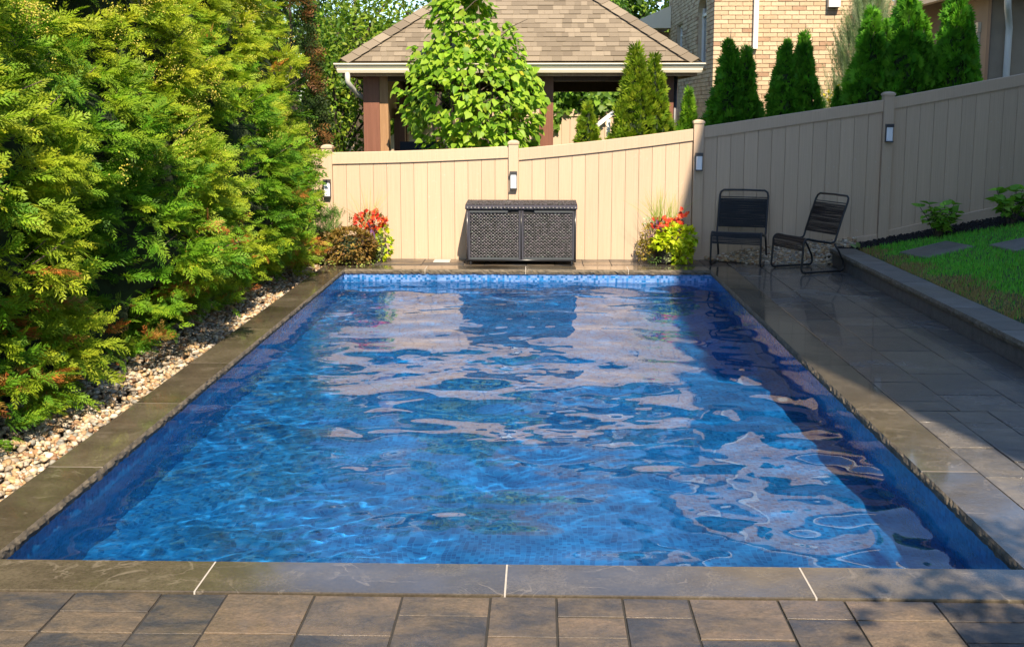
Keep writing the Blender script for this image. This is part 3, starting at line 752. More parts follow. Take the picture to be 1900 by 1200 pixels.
def spray_tpl(nb=9, sub=3, seed=1, droop=.25, wb=.022):
    """flat cedar spray along +x, unit length: a stem with two rows of forked branchlets, each a narrow blade"""
    r = random.Random(seed); V, F = [], []
    def blade(p, d, L, w):
        p = Vector(p); d = Vector(d).normalized(); s = Vector((-d.y, d.x, 0)) 
        n_ = len(V); m = p + d * L * .45
        V.extend([p[:], (m + s * w)[:], (p + d * L)[:], (m - s * w)[:]]); F.extend([(n_, n_ + 1, n_ + 2), (n_, n_ + 2, n_ + 3)])
    for i in range(nb):
        t = .08 + .86 * i / (nb - 1)
        for sg in (-1, 1):
            tt = t + r.uniform(-.03, .03); L = (.42 * (1 - t) ** .7 + .10) * r.uniform(.8, 1.15)
            ang = sg * R(r.uniform(32, 48)); p = Vector((tt, 0, 0)); d = Vector((math.cos(ang), math.sin(ang), r.uniform(-.12, .12)))
            blade(p, d, L, wb)
            for q in range(sub):
                f = .25 + .6 * q / sub; a2 = ang + R(r.uniform(22, 40)) * (1 if q % 2 else -1)
                blade(p + d * L * f, (math.cos(a2), math.sin(a2), r.uniform(-.15, .15)), L * .42 * r.uniform(.7, 1.1), wb * .85)
    blade((0, 0, 0), (1, 0, 0), 1.05, .014)
    V = np.array(V); V[:, 2] -= droop * V[:, 0] ** 2
    return V, np.array(F)
def pick(cols, n, jit=.2, r=rng):
    cols = np.array(cols, float); c = cols[r.integers(0, len(cols), n)]
    return c * r.uniform(1 - jit, 1 + jit, (n, 1)) * r.uniform(.92, 1.08, (n, 3))

# ------------------------------------------------------------------ cedar hedge on the left
hedge = tag(empty('cedar_hedge', (-3.9, 9, 0)), 'tall dense cedar hedge with yellow cones and browned tips left of the pool', 'hedge')
HI = Matrix.Translation(hedge.location).inverted()
def hpart(name, me, kind=None):
    o = link(name, me, hedge); o.matrix_parent_inverse = HI
    if kind: o['kind'] = kind
    return o
hn1, hn2, hn3 = Noise3(31, 1.9), Noise3(32, .75), Noise3(33, 4.0)
def hedge_x(y, z):
    """x of the hedge face: foot line, belly, taper to the top, boughs"""
    P = np.stack([0 * y, y, z], -1)
    belly = np.interp(z, [0, .25, .8, 1.4, 2.4, 3.4, 4.6], [.02, .20, .26, .22, .0, -.22, -.75])
    return hedge_line(y) + belly + .15 * hn1(P) + .12 * hn2(P)
n = 24000
hy = np.where(rng.uniform(0, 1, n) < .94, rng.uniform(5.4, 13.72, n), rng.uniform(2.6, 5.4, n)); hz = np.where(rng.uniform(0, 1, n) < .93, .03 + 3.35 * rng.uniform(0, 1, n) ** 1.1, rng.uniform(3.3, 4.65, n))
depth = rng.exponential(.14, n) - .06
hx = hedge_x(hy, hz) - depth
endy = 13.72 + .12 * hn2(np.stack([hz, hz, hz], -1))
# round off the far end of the hedge
far_ = np.clip((hy - 12.4) / 1.2, 0, 1); hx -= far_ ** 2 * (.22 + .16 * np.clip(hz - 1.2, 0, 2.5))
P = np.stack([hx, hy, hz], -1)
hole = hn2(P * (1, 1, 1.0) + 7) + .4 * hn1(P + 3)
keep = (hole > -.95) | (depth > .12); P = P[keep]; n = len(P)
outd = np.stack([rng.uniform(.35, 1.0, n), rng.normal(-.05, .55, n), rng.normal(.0, .42, n)], -1)
nrmv = np.stack([rng.normal(.25, .35, n), rng.normal(-.25, .4, n), np.ones(n) * .8], -1)
# boughs: fans of sprays that share a tone, reach out of the face and droop at the tip
nb = 1260; per = 13
by = rng.uniform(5.4, 13.6, nb); bz = .06 + 3.3 * rng.uniform(0, 1, nb) ** 1.15
bx = hedge_x(by, bz) - np.clip((by - 12.4) / 1.2, 0, 1) ** 2 * (.22 + .16 * np.clip(bz - 1.2, 0, 2.5)) - .16
bd = np.stack([np.ones(nb), rng.normal(-.15, .6, nb), rng.normal(.25, .38, nb)], -1); bd /= np.linalg.norm(bd, axis=1)[:, None]
bl = rng.uniform(.12, .28, nb); bt = rng.normal(0, 1, nb)
idx = np.repeat(np.arange(nb), per); f = np.tile(np.linspace(.05, 1, per), nb) + rng.normal(0, .05, nb * per); m_n = len(idx)
sidev = np.cross(bd, [0, 0, 1.0]); sidev /= np.linalg.norm(sidev, axis=1)[:, None]
sgn = np.where(np.arange(m_n) % 2 == 0, 1, -1)[:, None]
bP = np.stack([bx, by, bz], -1)[idx] + bd[idx] * (bl[idx] * f)[:, None] + sidev[idx] * sgn * rng.uniform(0, .05, (m_n, 1)); bP[:, 2] -= .04 * f ** 2 * bl[idx] / .3
bO = bd[idx] + sidev[idx] * sgn * (rng.uniform(.3, 1.1, (m_n, 1)) * (1.15 - f[:, None])) + np.stack([0 * f, 0 * f, .05 - .12 * f], -1) + rng.normal(0, .28, (m_n, 3))
bN = np.tile([.3, -.35, .7], (m_n, 1)) + rng.normal(0, .5, (m_n, 3))
keep2 = rng.uniform(0, 1, n) < .30
P = np.concatenate([P[keep2], bP]); outd = np.concatenate([outd[keep2], bO]); nrmv = np.concatenate([nrmv[keep2], bN])
n0_ = int(keep2.sum()); n = len(P); P[:n0_, 0] -= .05
S = np.concatenate([rng.uniform(.07, .17, n0_), (.165 - .06 * f) * rng.uniform(.6, 1.35, m_n)]) * np.where(P[:, 2] < .4, .85, 1)
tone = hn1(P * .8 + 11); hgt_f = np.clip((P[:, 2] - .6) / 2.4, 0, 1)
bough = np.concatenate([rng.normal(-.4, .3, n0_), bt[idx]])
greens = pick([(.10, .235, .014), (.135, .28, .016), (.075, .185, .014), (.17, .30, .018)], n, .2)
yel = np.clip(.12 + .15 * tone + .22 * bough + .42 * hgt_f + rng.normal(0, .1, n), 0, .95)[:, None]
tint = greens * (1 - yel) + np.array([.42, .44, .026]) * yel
brb = (rng.uniform(0, 1, nb) < np.where(bz < 1.0, .20, .008)) & (hn1(np.stack([bx, by, bz], -1) + 20) > -.3)
brown = np.concatenate([(rng.uniform(0, 1, n0_) < np.where(P[:n0_, 2] < .7, .05, .003)), brb[idx] & (rng.uniform(0, 1, m_n) < .7)])
tint[brown] = pick([(.42, .16, .03), (.34, .12, .03), (.40, .24, .06)], int(brown.sum()))
for q, sd in enumerate((1, 2, 3)):
    tv, tf = spray_tpl(6, 1, sd, .10 + .12 * q, .036)
    s_ = slice(q, None, 3)
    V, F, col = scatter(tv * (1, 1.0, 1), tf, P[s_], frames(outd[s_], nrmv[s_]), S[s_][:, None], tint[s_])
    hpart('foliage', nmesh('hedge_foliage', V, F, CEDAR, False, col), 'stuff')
# yellow seed cones in bunches near the outer upper face
nc = 260; cy_ = rng.uniform(5.5, 13.4, nc); cz_ = 1.3 + 2.2 * rng.uniform(0, 1, nc) ** .8
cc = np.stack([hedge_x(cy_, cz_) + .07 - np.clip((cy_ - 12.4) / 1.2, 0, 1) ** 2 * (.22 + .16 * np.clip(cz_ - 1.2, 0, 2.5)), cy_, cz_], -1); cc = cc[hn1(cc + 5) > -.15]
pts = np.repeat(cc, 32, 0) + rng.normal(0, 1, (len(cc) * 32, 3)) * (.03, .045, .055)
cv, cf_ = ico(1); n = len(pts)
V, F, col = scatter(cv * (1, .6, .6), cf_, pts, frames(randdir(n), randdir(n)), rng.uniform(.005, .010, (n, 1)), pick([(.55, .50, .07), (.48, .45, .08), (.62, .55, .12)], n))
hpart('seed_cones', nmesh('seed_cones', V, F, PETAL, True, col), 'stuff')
# bare twigs that show between the sprays
tw = MB()
for i in range(160):
    y0 = rng.uniform(4.5, 13.2); z0 = rng.uniform(.1, 2.6); x1 = float(hedge_x(np.array([y0]), np.array([z0]))[0])
    p0 = Vector((x1 - .55, y0 + rng.normal(0, .1), z0 - .1)); p1 = Vector((x1 - rng.uniform(-.03, .12), y0 + rng.normal(0, .15), z0 + rng.normal(.1, .1)))
    pm = p0.lerp(p1, .5) + Vector((0, rng.normal(0, .04), -.04)); tw.tube([p0, pm, p1], [.009, .006, .003], 5, False)
hpart('twigs', tw.mesh('twigs', TREEBARK, True), 'stuff')
# dense inner growth behind the outer sprays
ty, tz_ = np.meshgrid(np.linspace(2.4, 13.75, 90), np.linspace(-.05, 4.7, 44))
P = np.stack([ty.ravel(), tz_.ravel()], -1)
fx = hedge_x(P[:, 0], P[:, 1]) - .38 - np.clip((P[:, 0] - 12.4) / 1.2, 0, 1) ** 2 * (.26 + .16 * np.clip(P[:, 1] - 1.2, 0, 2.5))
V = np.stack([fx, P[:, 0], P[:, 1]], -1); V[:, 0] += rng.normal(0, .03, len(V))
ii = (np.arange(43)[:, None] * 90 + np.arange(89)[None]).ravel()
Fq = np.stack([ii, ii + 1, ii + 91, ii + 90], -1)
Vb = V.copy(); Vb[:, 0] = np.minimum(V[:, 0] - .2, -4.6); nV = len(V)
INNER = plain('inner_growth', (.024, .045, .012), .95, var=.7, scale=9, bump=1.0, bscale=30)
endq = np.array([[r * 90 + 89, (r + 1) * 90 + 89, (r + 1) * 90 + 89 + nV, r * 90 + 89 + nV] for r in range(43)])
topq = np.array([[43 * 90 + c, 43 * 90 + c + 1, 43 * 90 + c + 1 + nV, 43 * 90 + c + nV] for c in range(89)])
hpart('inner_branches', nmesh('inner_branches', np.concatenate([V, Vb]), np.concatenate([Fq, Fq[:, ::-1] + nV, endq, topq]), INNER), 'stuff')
# sprays closing the far end and the top of the hedge
n = 1000
P = np.stack([rng.uniform(-4.5, -2.95, n), 13.72 + rng.normal(0, .08, n), rng.uniform(.2, 4.4, n)], -1)
P[:, 0] = np.minimum(P[:, 0], hedge_x(P[:, 1], P[:, 2]) - .35 - .16 * np.clip(P[:, 2] - 1.2, 0, 2.5))
outd = np.stack([rng.normal(.3, .5, n), rng.uniform(.2, 1, n), rng.normal(0, .4, n)], -1)
P2 = np.stack([rng.uniform(-4.7, -3.5, n), rng.uniform(2.6, 13.7, n), 4.55 + rng.uniform(0, .35, n)], -1); P2[:, 2] += .25 * hn2(P2)
o2 = np.stack([rng.normal(0, .5, n), rng.normal(0, .5, n), rng.uniform(.4, 1, n)], -1)
tv, tf = spray_tpl(6, 1, 5, .25, .04); P = np.concatenate([P, P2]); outd = np.concatenate([outd, o2]); n = len(P)
V, F, col = scatter(tv, tf, P, frames(outd, randdir(n) + (0, 0, 1)), rng.uniform(.2, .42, (n, 1)), pick([(.07, .16, .013), (.10, .19, .015), (.16, .22, .02)], n))
hpart('outer_foliage', nmesh('outer_foliage', V, F, CEDAR, False, col), 'stuff')
for ty_ in (4.2, 6.0, 7.8, 9.6, 11.4, 13.1):
    hpart('trunk', MB().tube([(-3.9, ty_, -.05), (-3.88, ty_ + .03, 1.5), (-3.9, ty_, 4.0)], [.09, .07, .02], 8).mesh('trunk', TREEBARK, True))

# ------------------------------------------------------------------ planters, shrubs
def leaves_on(name, P, out, size, cols, mat, parent, tpl=(LV, LF), up=(0, 0, 1), jit=.25, spread=.6, kind='stuff'):
    n = len(P); d = out + rng.normal(0, spread, (n, 3)); nr = np.tile(np.array(up, float), (n, 1)) + out * .6 + rng.normal(0, .35, (n, 3))
    V, F, col = scatter(tpl[0], tpl[1], P, frames(d, nr), (size * rng.uniform(.6, 1.25, n))[:, None], pick(cols, n, jit))
    o = link(name, nmesh(name, V, F, mat, False, col), parent)
    if kind: o['kind'] = kind
    return o
def blob(c, r3, n, shell=.75, r=rng):
    """points near the surface of an ellipsoid with outward directions"""
    d = randdir(n, r); q = d * (shell + (1 - shell) * r.uniform(0, 1, (n, 1)) ** .5); lump = 1 + .12 * Noise3(int(r.integers(1e6)), .9)(d)
    return np.array(c) + q * np.array(r3) * lump[:, None], d
LIME = [(.42, .50, .015), (.50, .55, .02), (.36, .47, .012), (.55, .56, .03)]
REDS = [(.50, .025, .012), (.60, .05, .015), (.38, .02, .015), (.55, .12, .02)]
OLIVE = [(.20, .15, .03), (.26, .20, .035), (.14, .13, .03), (.30, .21, .04)]
def flowers(name, P, parent, size=.03):
    b, n = [], len(P); allP, allD, allN = [], [], []
    for p in P:
        ax = Vector((random.uniform(-.5, .5), -1, random.uniform(.1, .9))).normalized(); t1 = ax.orthogonal().normalized(); t2 = ax.cross(t1)
        for k in range(6):
            a_ = k * 1.047 + random.uniform(-.2, .2); d = t1 * math.cos(a_) + t2 * math.sin(a_) + ax * .35
            allP.append(p); allD.append(d[:]); allN.append(ax[:])
    n = len(allP)
    V, F, col = scatter(LV * (1, 1.3, 1), LF, np.array(allP), frames(np.array(allD), np.array(allN)), rng.uniform(.7, 1.2, (n, 1)) * size, pick(REDS, n, .2))
    o = link(name, nmesh(name, V, F, PETAL, False, col), parent); o['kind'] = 'stuff'; return o
def spikes(name, c, n, L, parent, cols, lean=.5):
    V, F, colr = [], [], []; 
    for i in range(n):
        a_ = random.uniform(0, 6.28); ln = abs(random.gauss(0, lean)); l_ = L * random.uniform(.6, 1.1)
        d = Vector((math.cos(a_) * ln, math.sin(a_) * ln * .5, 1)).normalized(); side = d.cross(Vector((0, 1, .1))).normalized(); p = Vector(c) + Vector((random.gauss(0, .03), random.gauss(0, .03), 0))
        out_ = Vector((math.cos(a_), math.sin(a_) * .4, -.35)); k0 = len(V); col = pick(cols, 1, .2)[0]
        for s_ in range(6):
            f = s_ / 5; q = p + d * (l_ * f) + out_ * (l_ * ln * .45 * f * f); w = .0032 * (1 - f * .85)
            V += [(q - side * w)[:], (q + side * w)[:]]; colr += [col, col]
        F += [(k0 + 2 * s_, k0 + 2 * s_ + 1, k0 + 2 * s_ + 3, k0 + 2 * s_ + 2) for s_ in range(5)]
    o = link(name, nmesh(name, V, F, LEAF, False, np.array(colr)), parent); o['kind'] = 'stuff'; return o
def pot(parent, r0=.135, r1=.18, h_=.30):
    MB().lathe([(0.0, .0), (r0, .0), (r0 + .004, .02), (r1 - .008, h_ - .045), (r1 + .008, h_ - .04), (r1 + .010, h_), (r1 - .012, h_), (r1 - .02, h_ - .04), (0, h_ - .05)], 28).build('pot', PLANTPOT, parent, True)

pl = tag(empty('flower_planter', (1.56, 13.86, 0)), 'black pot overflowing with lime leaves, red flowers and grass spikes, left of the chairs', 'planter')
pot(pl)
P, D = blob((.13, -.10, .30), (.22, .15, .155), 420, .85); k_ = P[:, 1] < .03
leaves_on('lime_leaves', P[k_], D[k_], .075, LIME, LEAF, pl, (HV, HF))
P, D = blob((.20, -.10, .13), (.14, .11, .13), 200, .85); k_ = P[:, 2] > .015
leaves_on('trailing_lime_leaves', P[k_], D[k_], .07, LIME, LEAF, pl, (HV, HF))
P, D = blob((-.05, -.16, .27), (.15, .09, .07), 110, .8)
leaves_on('front_lime_leaves', P, D, .07, LIME, LEAF, pl, (HV, HF))
P, D = blob((-.26, -.08, .17), (.10, .10, .12), 320, .8); k_ = P[:, 2] > .05
leaves_on('olive_foliage', P[k_], D[k_], .038, OLIVE + [(.40, .33, .05)], LEAF, pl)
P, D = blob((-.20, -.06, .34), (.11, .10, .15), 240, .8)
leaves_on('bronze_foliage', P, D, .04, OLIVE, LEAF, pl)
P, D = blob((-.14, -.12, .10), (.08, .06, .11), 160, .8); k_ = P[:, 2] > .01
leaves_on('trailing_green_leaves', P[k_], D[k_], .035, [(.05, .10, .02), (.08, .14, .03)], LEAF, pl)
P, D = blob((.02, -.17, .12), (.035, .025, .10), 90, .7)
leaves_on('variegated_sprig', P, D, .028, [(.45, .48, .30), (.35, .40, .2)], LEAF, pl)
P, D = blob((-.13, -.14, .40), (.07, .05, .09), 24, .6)
leaves_on('purple_leaves', P, D * (1, 1, .3) + (0, -.4, .5), .10, [(.16, .07, .15), (.26, .16, .26), (.12, .05, .11)], LEAF, pl, (LV * (1, .5, 1), LF))
P, D = blob((-.22, .0, .50), (.05, .05, .06), 80, .6)
leaves_on('pale_leaves', P, D, .03, [(.5, .55, .42), (.4, .48, .33)], LEAF, pl)
P, D = blob((.03, -.03, .48), (.20, .10, .09), 46, .6)
flowers('red_flowers', P, pl, .036)
P, D = blob((.22, -.02, .60), (.06, .05, .07), 9, .6)
flowers('tall_red_flowers', P, pl, .036)
P, D = blob((.03, .0, .45), (.2, .1, .10), 110, .7)
leaves_on('dark_red_leaves', P, D, .05, [(.16, .025, .02), (.10, .03, .02), (.2, .06, .02)], LEAF, pl)
spikes('grass_spikes', (-.08, 0, .42), 60, .52, pl, [(.28, .36, .06), (.36, .40, .12), (.22, .3, .05)], .42)
spikes('upright_spikes', (.10, .02, .42), 34, .46, pl, [(.28, .36, .06), (.36, .40, .12)], .22)

pl2 = tag(empty('flower_planter', (-2.14, 13.93, 0)), 'pot with red flowers and a purple leaf behind the round bronze shrub', 'planter')
pot(pl2, .13, .17, .28)
P, D = blob((.02, -.02, .50), (.22, .12, .13), 56, .6)
flowers('red_flowers', P, pl2, .038)
P, D = blob((.0, -.02, .46), (.22, .12, .13), 180, .7)
leaves_on('dark_red_leaves', P, D, .055, [(.24, .05, .02), (.14, .04, .02), (.34, .12, .03), (.12, .12, .03)], LEAF, pl2)
P, D = blob((.18, -.06, .22), (.10, .10, .22), 170, .8); k_ = P[:, 2] > .03
leaves_on('lime_leaves', P[k_], D[k_], .055, LIME + [(.12, .2, .03)], LEAF, pl2, (HV, HF))
P, D = blob((.13, -.15, .18), (.06, .05, .17), 180, .7); k_ = P[:, 2] > .02
leaves_on('variegated_sprig', P[k_], D[k_], .028, [(.45, .48, .28), (.30, .38, .16)], LEAF, pl2)
pd = np.array([(-.4, -.6, .8), (.5, -.5, .75), (.1, -.8, .5), (.5, -.7, -.8), (.1, -.8, -.9), (-.2, -.6, .4), (.2, -.6, 1)])
leaves_on('purple_leaves', np.tile([[.03, -.17, .42]], (7, 1)) + rng.normal(0, .01, (7, 3)), pd, .16, [(.15, .07, .16), (.22, .12, .22)], LEAF, pl2, (LV * (1, .42, 1), LF), spread=.1)
spikes('grass_spikes', (-.02, 0, .42), 34, .55, pl2, [(.30, .34, .10), (.38, .38, .16)], .45)

sh = tag(empty('bronze_shrub', (-2.36, 13.66, 0)), 'round bronze brown shrub at the far left corner of the pool', 'shrub')
P, D = blob((0, 0, .22), (.36, .24, .23), 2600, .82); k_ = P[:, 2] > .02
leaves_on('foliage', P[k_], D[k_], .050, [(.20, .115, .03), (.26, .16, .04), (.15, .09, .04), (.30, .20, .05), (.16, .13, .03)], LEAF, sh)
MB().lathe([(.0, .02), (.14, .05), (.17, .2), (.13, .30), (0, .36)], 14).build('inner_branches', INNER, sh)
P, D = blob((0, -.05, .03), (.36, .22, .05), 200, .8)
leaves_on('low_green_leaves', P[P[:, 2] > .005], D[P[:, 2] > .005], .04, [(.16, .22, .05), (.36, .42, .12)], LEAF, sh)

sg = tag(empty('young_cedar', (-2.66, 13.85, 0)), 'small bright green cedar sprout between the hedge and the bronze shrub', 'shrub')
n = 260; P = np.stack([rng.normal(0, .10, n), rng.normal(0, .07, n), rng.uniform(.1, .62, n)], -1)
tv, tf = spray_tpl(6, 1, 9)
V, F, col = scatter(tv, tf, P, frames(np.stack([rng.normal(0, .5, n), rng.normal(-.2, .4, n), np.ones(n)], -1), randdir(n)), rng.uniform(.08, .15, (n, 1)), pick([(.08, .19, .03), (.12, .24, .05)], n))
link('foliage', nmesh('foliage', V, F, CEDAR, False, col), sg)['kind'] = 'stuff'
MB().tube([(0, 0, -.03), (0, 0, .4)], [.012, .004], 6).build('trunk', TREEBARK, sg)

def hydrangea(loc, w, h_, seed_, label):
    t = tag(empty('leafy_shrub', loc), label, 'shrub', 'young shrubs in the mulch bed'); r = np.random.default_rng(seed_)
    st = MB(); Ps, Ds = [], []
    for i in range(15):
        a_ = r.uniform(0, 6.28); l_ = h_ * r.uniform(.55, 1.05); tip = Vector((math.cos(a_) * w * r.uniform(.15, .9), math.sin(a_) * w * .6 * r.uniform(.2, .9), l_))
        st.tube([(0, 0, -.03), tip * .5 + Vector((0, 0, .03)), tip], [.006, .005, .003], 5, False)
        for k in range(9):
            f = 1 - .6 * (k // 2) / 4; c = tip * f; a2 = k * 2.4 + r.uniform(-.4, .4)
            Ps.append((c.x, c.y, c.z)); Ds.append((math.cos(a2), math.sin(a2), .25 if k < 2 else -.1))
    st.build('stems', TREEBARK, t, True)
    leaves_on('foliage', np.array(Ps), np.array(Ds), .115, [(.17, .36, .04), (.23, .43, .05), (.13, .29, .03), (.27, .46, .06)], LEAF, t, (HV, HF), spread=.22)
hydrangea((4.83, 13.62, float(lawn_z(4.83, 0))), .27, .40, 4, 'low green shrub in the mulch, the one nearer the chairs')
hydrangea((5.66, 13.52, float(lawn_z(5.66, 0))), .32, .44, 6, 'low green shrub in the mulch at the right edge of the view')
sp = tag(empty('seedling', (3.98, 13.78, .17)), 'tiny green seedling in the mulch behind the wall end', 'plant')
leaves_on('foliage', np.array([(.0, 0, .03), (.03, 0, .03), (-.03, -.01, .03), (.05, .0, .02), (-.05, 0, .02), (.0, -.03, .03)]), np.array([(1, 0, .2), (.8, -.4, .2), (-1, 0, .2), (.6, .3, .3), (-.7, -.4, .3), (.1, -1, .2)], float), .10, [(.12, .24, .04), (.2, .3, .12)], LEAF, sp)
MB().tube([(0, 0, -.03), (0, 0, .05)], .004, 5).build('stem', TREEBARK, sp)

# ------------------------------------------------------------------ beyond the fence: terrain
tx = np.linspace(-30, 30, 61); tyy = np.concatenate([[FENCE_Y + .06], np.linspace(15, 60, 40)])
TX, TY = np.meshgrid(tx, tyy)
def yard_z(x, y): return .05 + np.clip((np.asarray(x) - 1.0) * .17, 0, 1.15)
V = np.stack([TX, TY, yard_z(TX, TY)], -1).reshape(-1, 3); n0 = len(tx)
ii = (np.arange(len(tyy) - 1)[:, None] * n0 + np.arange(n0 - 1)[None]).ravel()
tag(link('neighbour_yard', nmesh('neighbour_yard', V, np.stack([ii, ii + 1, ii + n0 + 1, ii + n0], -1), YARD, True)), kind='structure')

# ------------------------------------------------------------------ arborvitae behind the fence
def arbor_proto(seed_, n=1700):
    """unit-height cone of upright tufts"""
    r = np.random.default_rng(seed_); nz = Noise3(seed_ + 3, .35)
    t = 1 - (1 - r.uniform(0, 1, n)) ** .62; a = r.uniform(0, 6.28, n)
    rad = np.interp(t, [0, .08, .25, .6, .9, 1], [.78, .95, 1.0, .62, .2, .03])
    P = np.stack([np.cos(a) * rad, np.sin(a) * rad, t], -1)
    lum = 1 + .20 * nz(P * (1, 1, 1.6)); P[:, :2] *= (np.clip(lum, .75, 1.2) * r.uniform(.78, 1.06, n))[:, None]
    d = np.stack([np.cos(a) * .7, np.sin(a) * .7, np.full(n, .75)], -1) + r.normal(0, .35, (n, 3))
    return P, d, a
def tuft_tpl(seed_):
    r = random.Random(seed_); V, F = [], []
    for k in range(10):
        a_ = (k - 4.5) * .22 + r.uniform(-.08, .08); L = 1 - .25 * abs(k - 4.5) / 4.5 + r.uniform(-.12, .12); w = .085; zt_ = r.uniform(-.16, .16)
        d = Vector((math.cos(a_), math.sin(a_), zt_)); sd = Vector((-math.sin(a_), math.cos(a_), 0)); n_ = len(V); b0 = d * .1; m_2 = d * (L * .6)
        V.extend([b0[:], (m_2 + sd * w)[:], (d * L)[:], (m_2 - sd * w)[:]]); F.extend([(n_, n_ + 1, n_ + 2), (n_, n_ + 2, n_ + 3)])
    return np.array(V), np.array(F)
ARB = {}
def arb_mesh(kind, k, tones):
    if (kind, k) in ARB: return ARB[kind, k]
    sd = 500 + 17 * k + len(kind); P, d, a = arbor_proto(sd, 3600); r = np.random.default_rng(sd)
    P = P * (.33, .33, 2.2); n = len(P); tv, tf = tuft_tpl(sd)
    nr = np.stack([np.cos(a + 1.0), np.sin(a + 1.0), np.zeros(n)], -1) + r.normal(0, .6, (n, 3))
    V, F, c = scatter(tv, tf, P, frames(d, nr), (.05 + .09 * r.uniform(0, 1, (n, 1)) ** 2.2), pick(tones, n, .25, r))
    pr_ = [(max(.01, 0.33 * .78 * float(np.interp(q, [0, .08, .25, .6, .9, 1], [.78, .95, 1.0, .62, .2, .03]))), q * 2.2 * .97) for q in np.linspace(0, 1, 14)]
    ARB[kind, k] = (nmesh('foliage', V, F, CEDAR, False, c), MB().lathe(pr_, 16).mesh('inner_branches', INNER, True)); return ARB[kind, k]
def arborvitae(x, y, zb, H, rad, label, seed_, tones, twig=False):
    t = tag(empty('arborvitae', (x, y, zb)), label, 'conifer', 'arborvitae behind the fence')
    f, core = arb_mesh({'B': 'bright', 'D': 'deep', 'M': 'middle'}[tones[0]], seed_ % 2, tones[1])
    sc3 = (rad / .33, rad / .33, H / 2.2)
    for nm, me in (('foliage', f), ('inner_branches', core)):
        o = link(nm, me, t); o.scale = sc3; o.rotation_euler = (0, 0, seed_ * 1.7)
        if nm == 'foliage': o['kind'] = 'stuff'
    MB().tube([(0, 0, -.3), (0, 0, H * .8)], [.04, .01], 6).build('trunk', TREEBARK, t)
    if twig:
        b = MB()
        for i in range(6):
            b.tube([(random.gauss(0, .02), 0, H * .9), (random.gauss(0, .035), random.gauss(0, .03), H * random.uniform(1.0, 1.08))], [.003, .0015], 4, False)
        b.build('bare_tip', TREEBARK, t)
BRIGHT = ('B', [(.17, .25, .015), (.21, .28, .018), (.12, .20, .014)]); DEEP = ('D', [(.085, .26, .018), (.12, .31, .02), (.06, .19, .016)]); MIDG = ('M', [(.12, .26, .014), (.16, .29, .016), (.08, .20, .014)])
AY = 14.95
arborvitae(.63, AY, .25, 1.72, .27, 'small bright arborvitae left of the white stair railing', 201, BRIGHT)
arborvitae(1.26, AY, .35, 2.34, .36, 'tall bright arborvitae beside the gazebo, the left of the joined pair', 202, BRIGHT)
arborvitae(1.50, AY + .05, .38, 2.20, .30, 'bright arborvitae beside the gazebo, the lower right of the joined pair', 203, BRIGHT)
arborvitae(1.95, AY, .42, 1.72, .22, 'short arborvitae above the fence post left of the chairs', 204, MIDG, True)
arborvitae(2.47, AY, .48, 2.30, .34, 'left of the two joined dark arborvitae in front of the brick corner', 205, DEEP, True)
arborvitae(2.69, AY + .02, .5, 2.16, .30, 'right of the two joined dark arborvitae in front of the brick corner', 206, DEEP, True)
arborvitae(3.22, AY, .58, 2.20, .30, 'narrow dark arborvitae, left of the pair before the sunlit brick wall', 207, DEEP, True)
arborvitae(3.46, AY + .04, .6, 2.25, .30, 'narrow dark arborvitae, right of the pair before the sunlit brick wall', 208, DEEP, True)
arborvitae(3.90, AY, .68, 1.50, .16, 'very small arborvitae below the yellow bush', 209, DEEP)
arborvitae(4.30, AY, .74, 2.42, .36, 'dark arborvitae with a lit tip next to the grey green juniper', 210, DEEP)
arborvitae(4.50, AY + .05, .78, 2.26, .26, 'slim arborvitae tip standing between two larger ones', 211, DEEP)
arborvitae(4.76, AY, .8, 2.72, .36, 'large dark arborvitae above the tallest fence post', 212, DEEP)
arborvitae(4.98, AY + .04, .84, 2.26, .28, 'dark arborvitae shoulder right of the tallest fence post', 213, DEEP)
arborvitae(5.40, AY, .92, 2.60, .35, 'large dark arborvitae at the right, before the taupe house', 214, DEEP)
arborvitae(5.58, AY + .04, .95, 2.12, .24, 'rightmost low arborvitae leaning on the larger one before the taupe window', 215, DEEP)
# loose grey-green juniper and yellow bush
ju = tag(empty('juniper', (4.66, 16.6, .8)), 'loose grey green juniper in front of the sunlit brick wall', 'conifer')
n = 1700; t_ = rng.uniform(0, 1, n) ** .9; a = rng.uniform(0, 6.28, n); rad = np.interp(t_, [0, .3, .7, 1], [.35, .5, .38, .12])
P = np.stack([np.cos(a) * rad * rng.uniform(.3, 1, n) - .1 + .2 * t_, np.sin(a) * rad * rng.uniform(.3, 1, n), t_ * 2.5 + .1], -1)
tv, tf = spray_tpl(7, 1, 41, 0); tv = tv * (1, .35, 1)
V, F, col = scatter(tv, tf, P, frames(np.stack([np.cos(a) * .3 + rng.normal(0, .12, n), np.sin(a) * .3, np.ones(n)], -1), randdir(n)), rng.uniform(.22, .45, (n, 1)), pick([(.20, .27, .14), (.26, .32, .19), (.14, .20, .09)], n))
link('foliage', nmesh('foliage', V, F, CEDAR, False, col), ju)['kind'] = 'stuff'
MB().tube([(0, 0, -.3), (0, 0, 2.3)], [.05, .01], 6).build('trunk', TREEBARK, ju)
yb_ = tag(empty('yellow_bush', (4.15, 16.0, .7)), 'small yellow leaved bush between the arborvitae', 'shrub')
P, D = blob((0, 0, .95), (.3, .25, .55), 520, .7)
leaves_on('foliage', P, D, .07, [(.40, .33, .03), (.5, .42, .05), (.25, .26, .03)], LEAF, yb_)
MB().tube([(0, 0, -.2), (0, 0, .9)], [.03, .01], 6).build('trunk', TREEBARK, yb_)

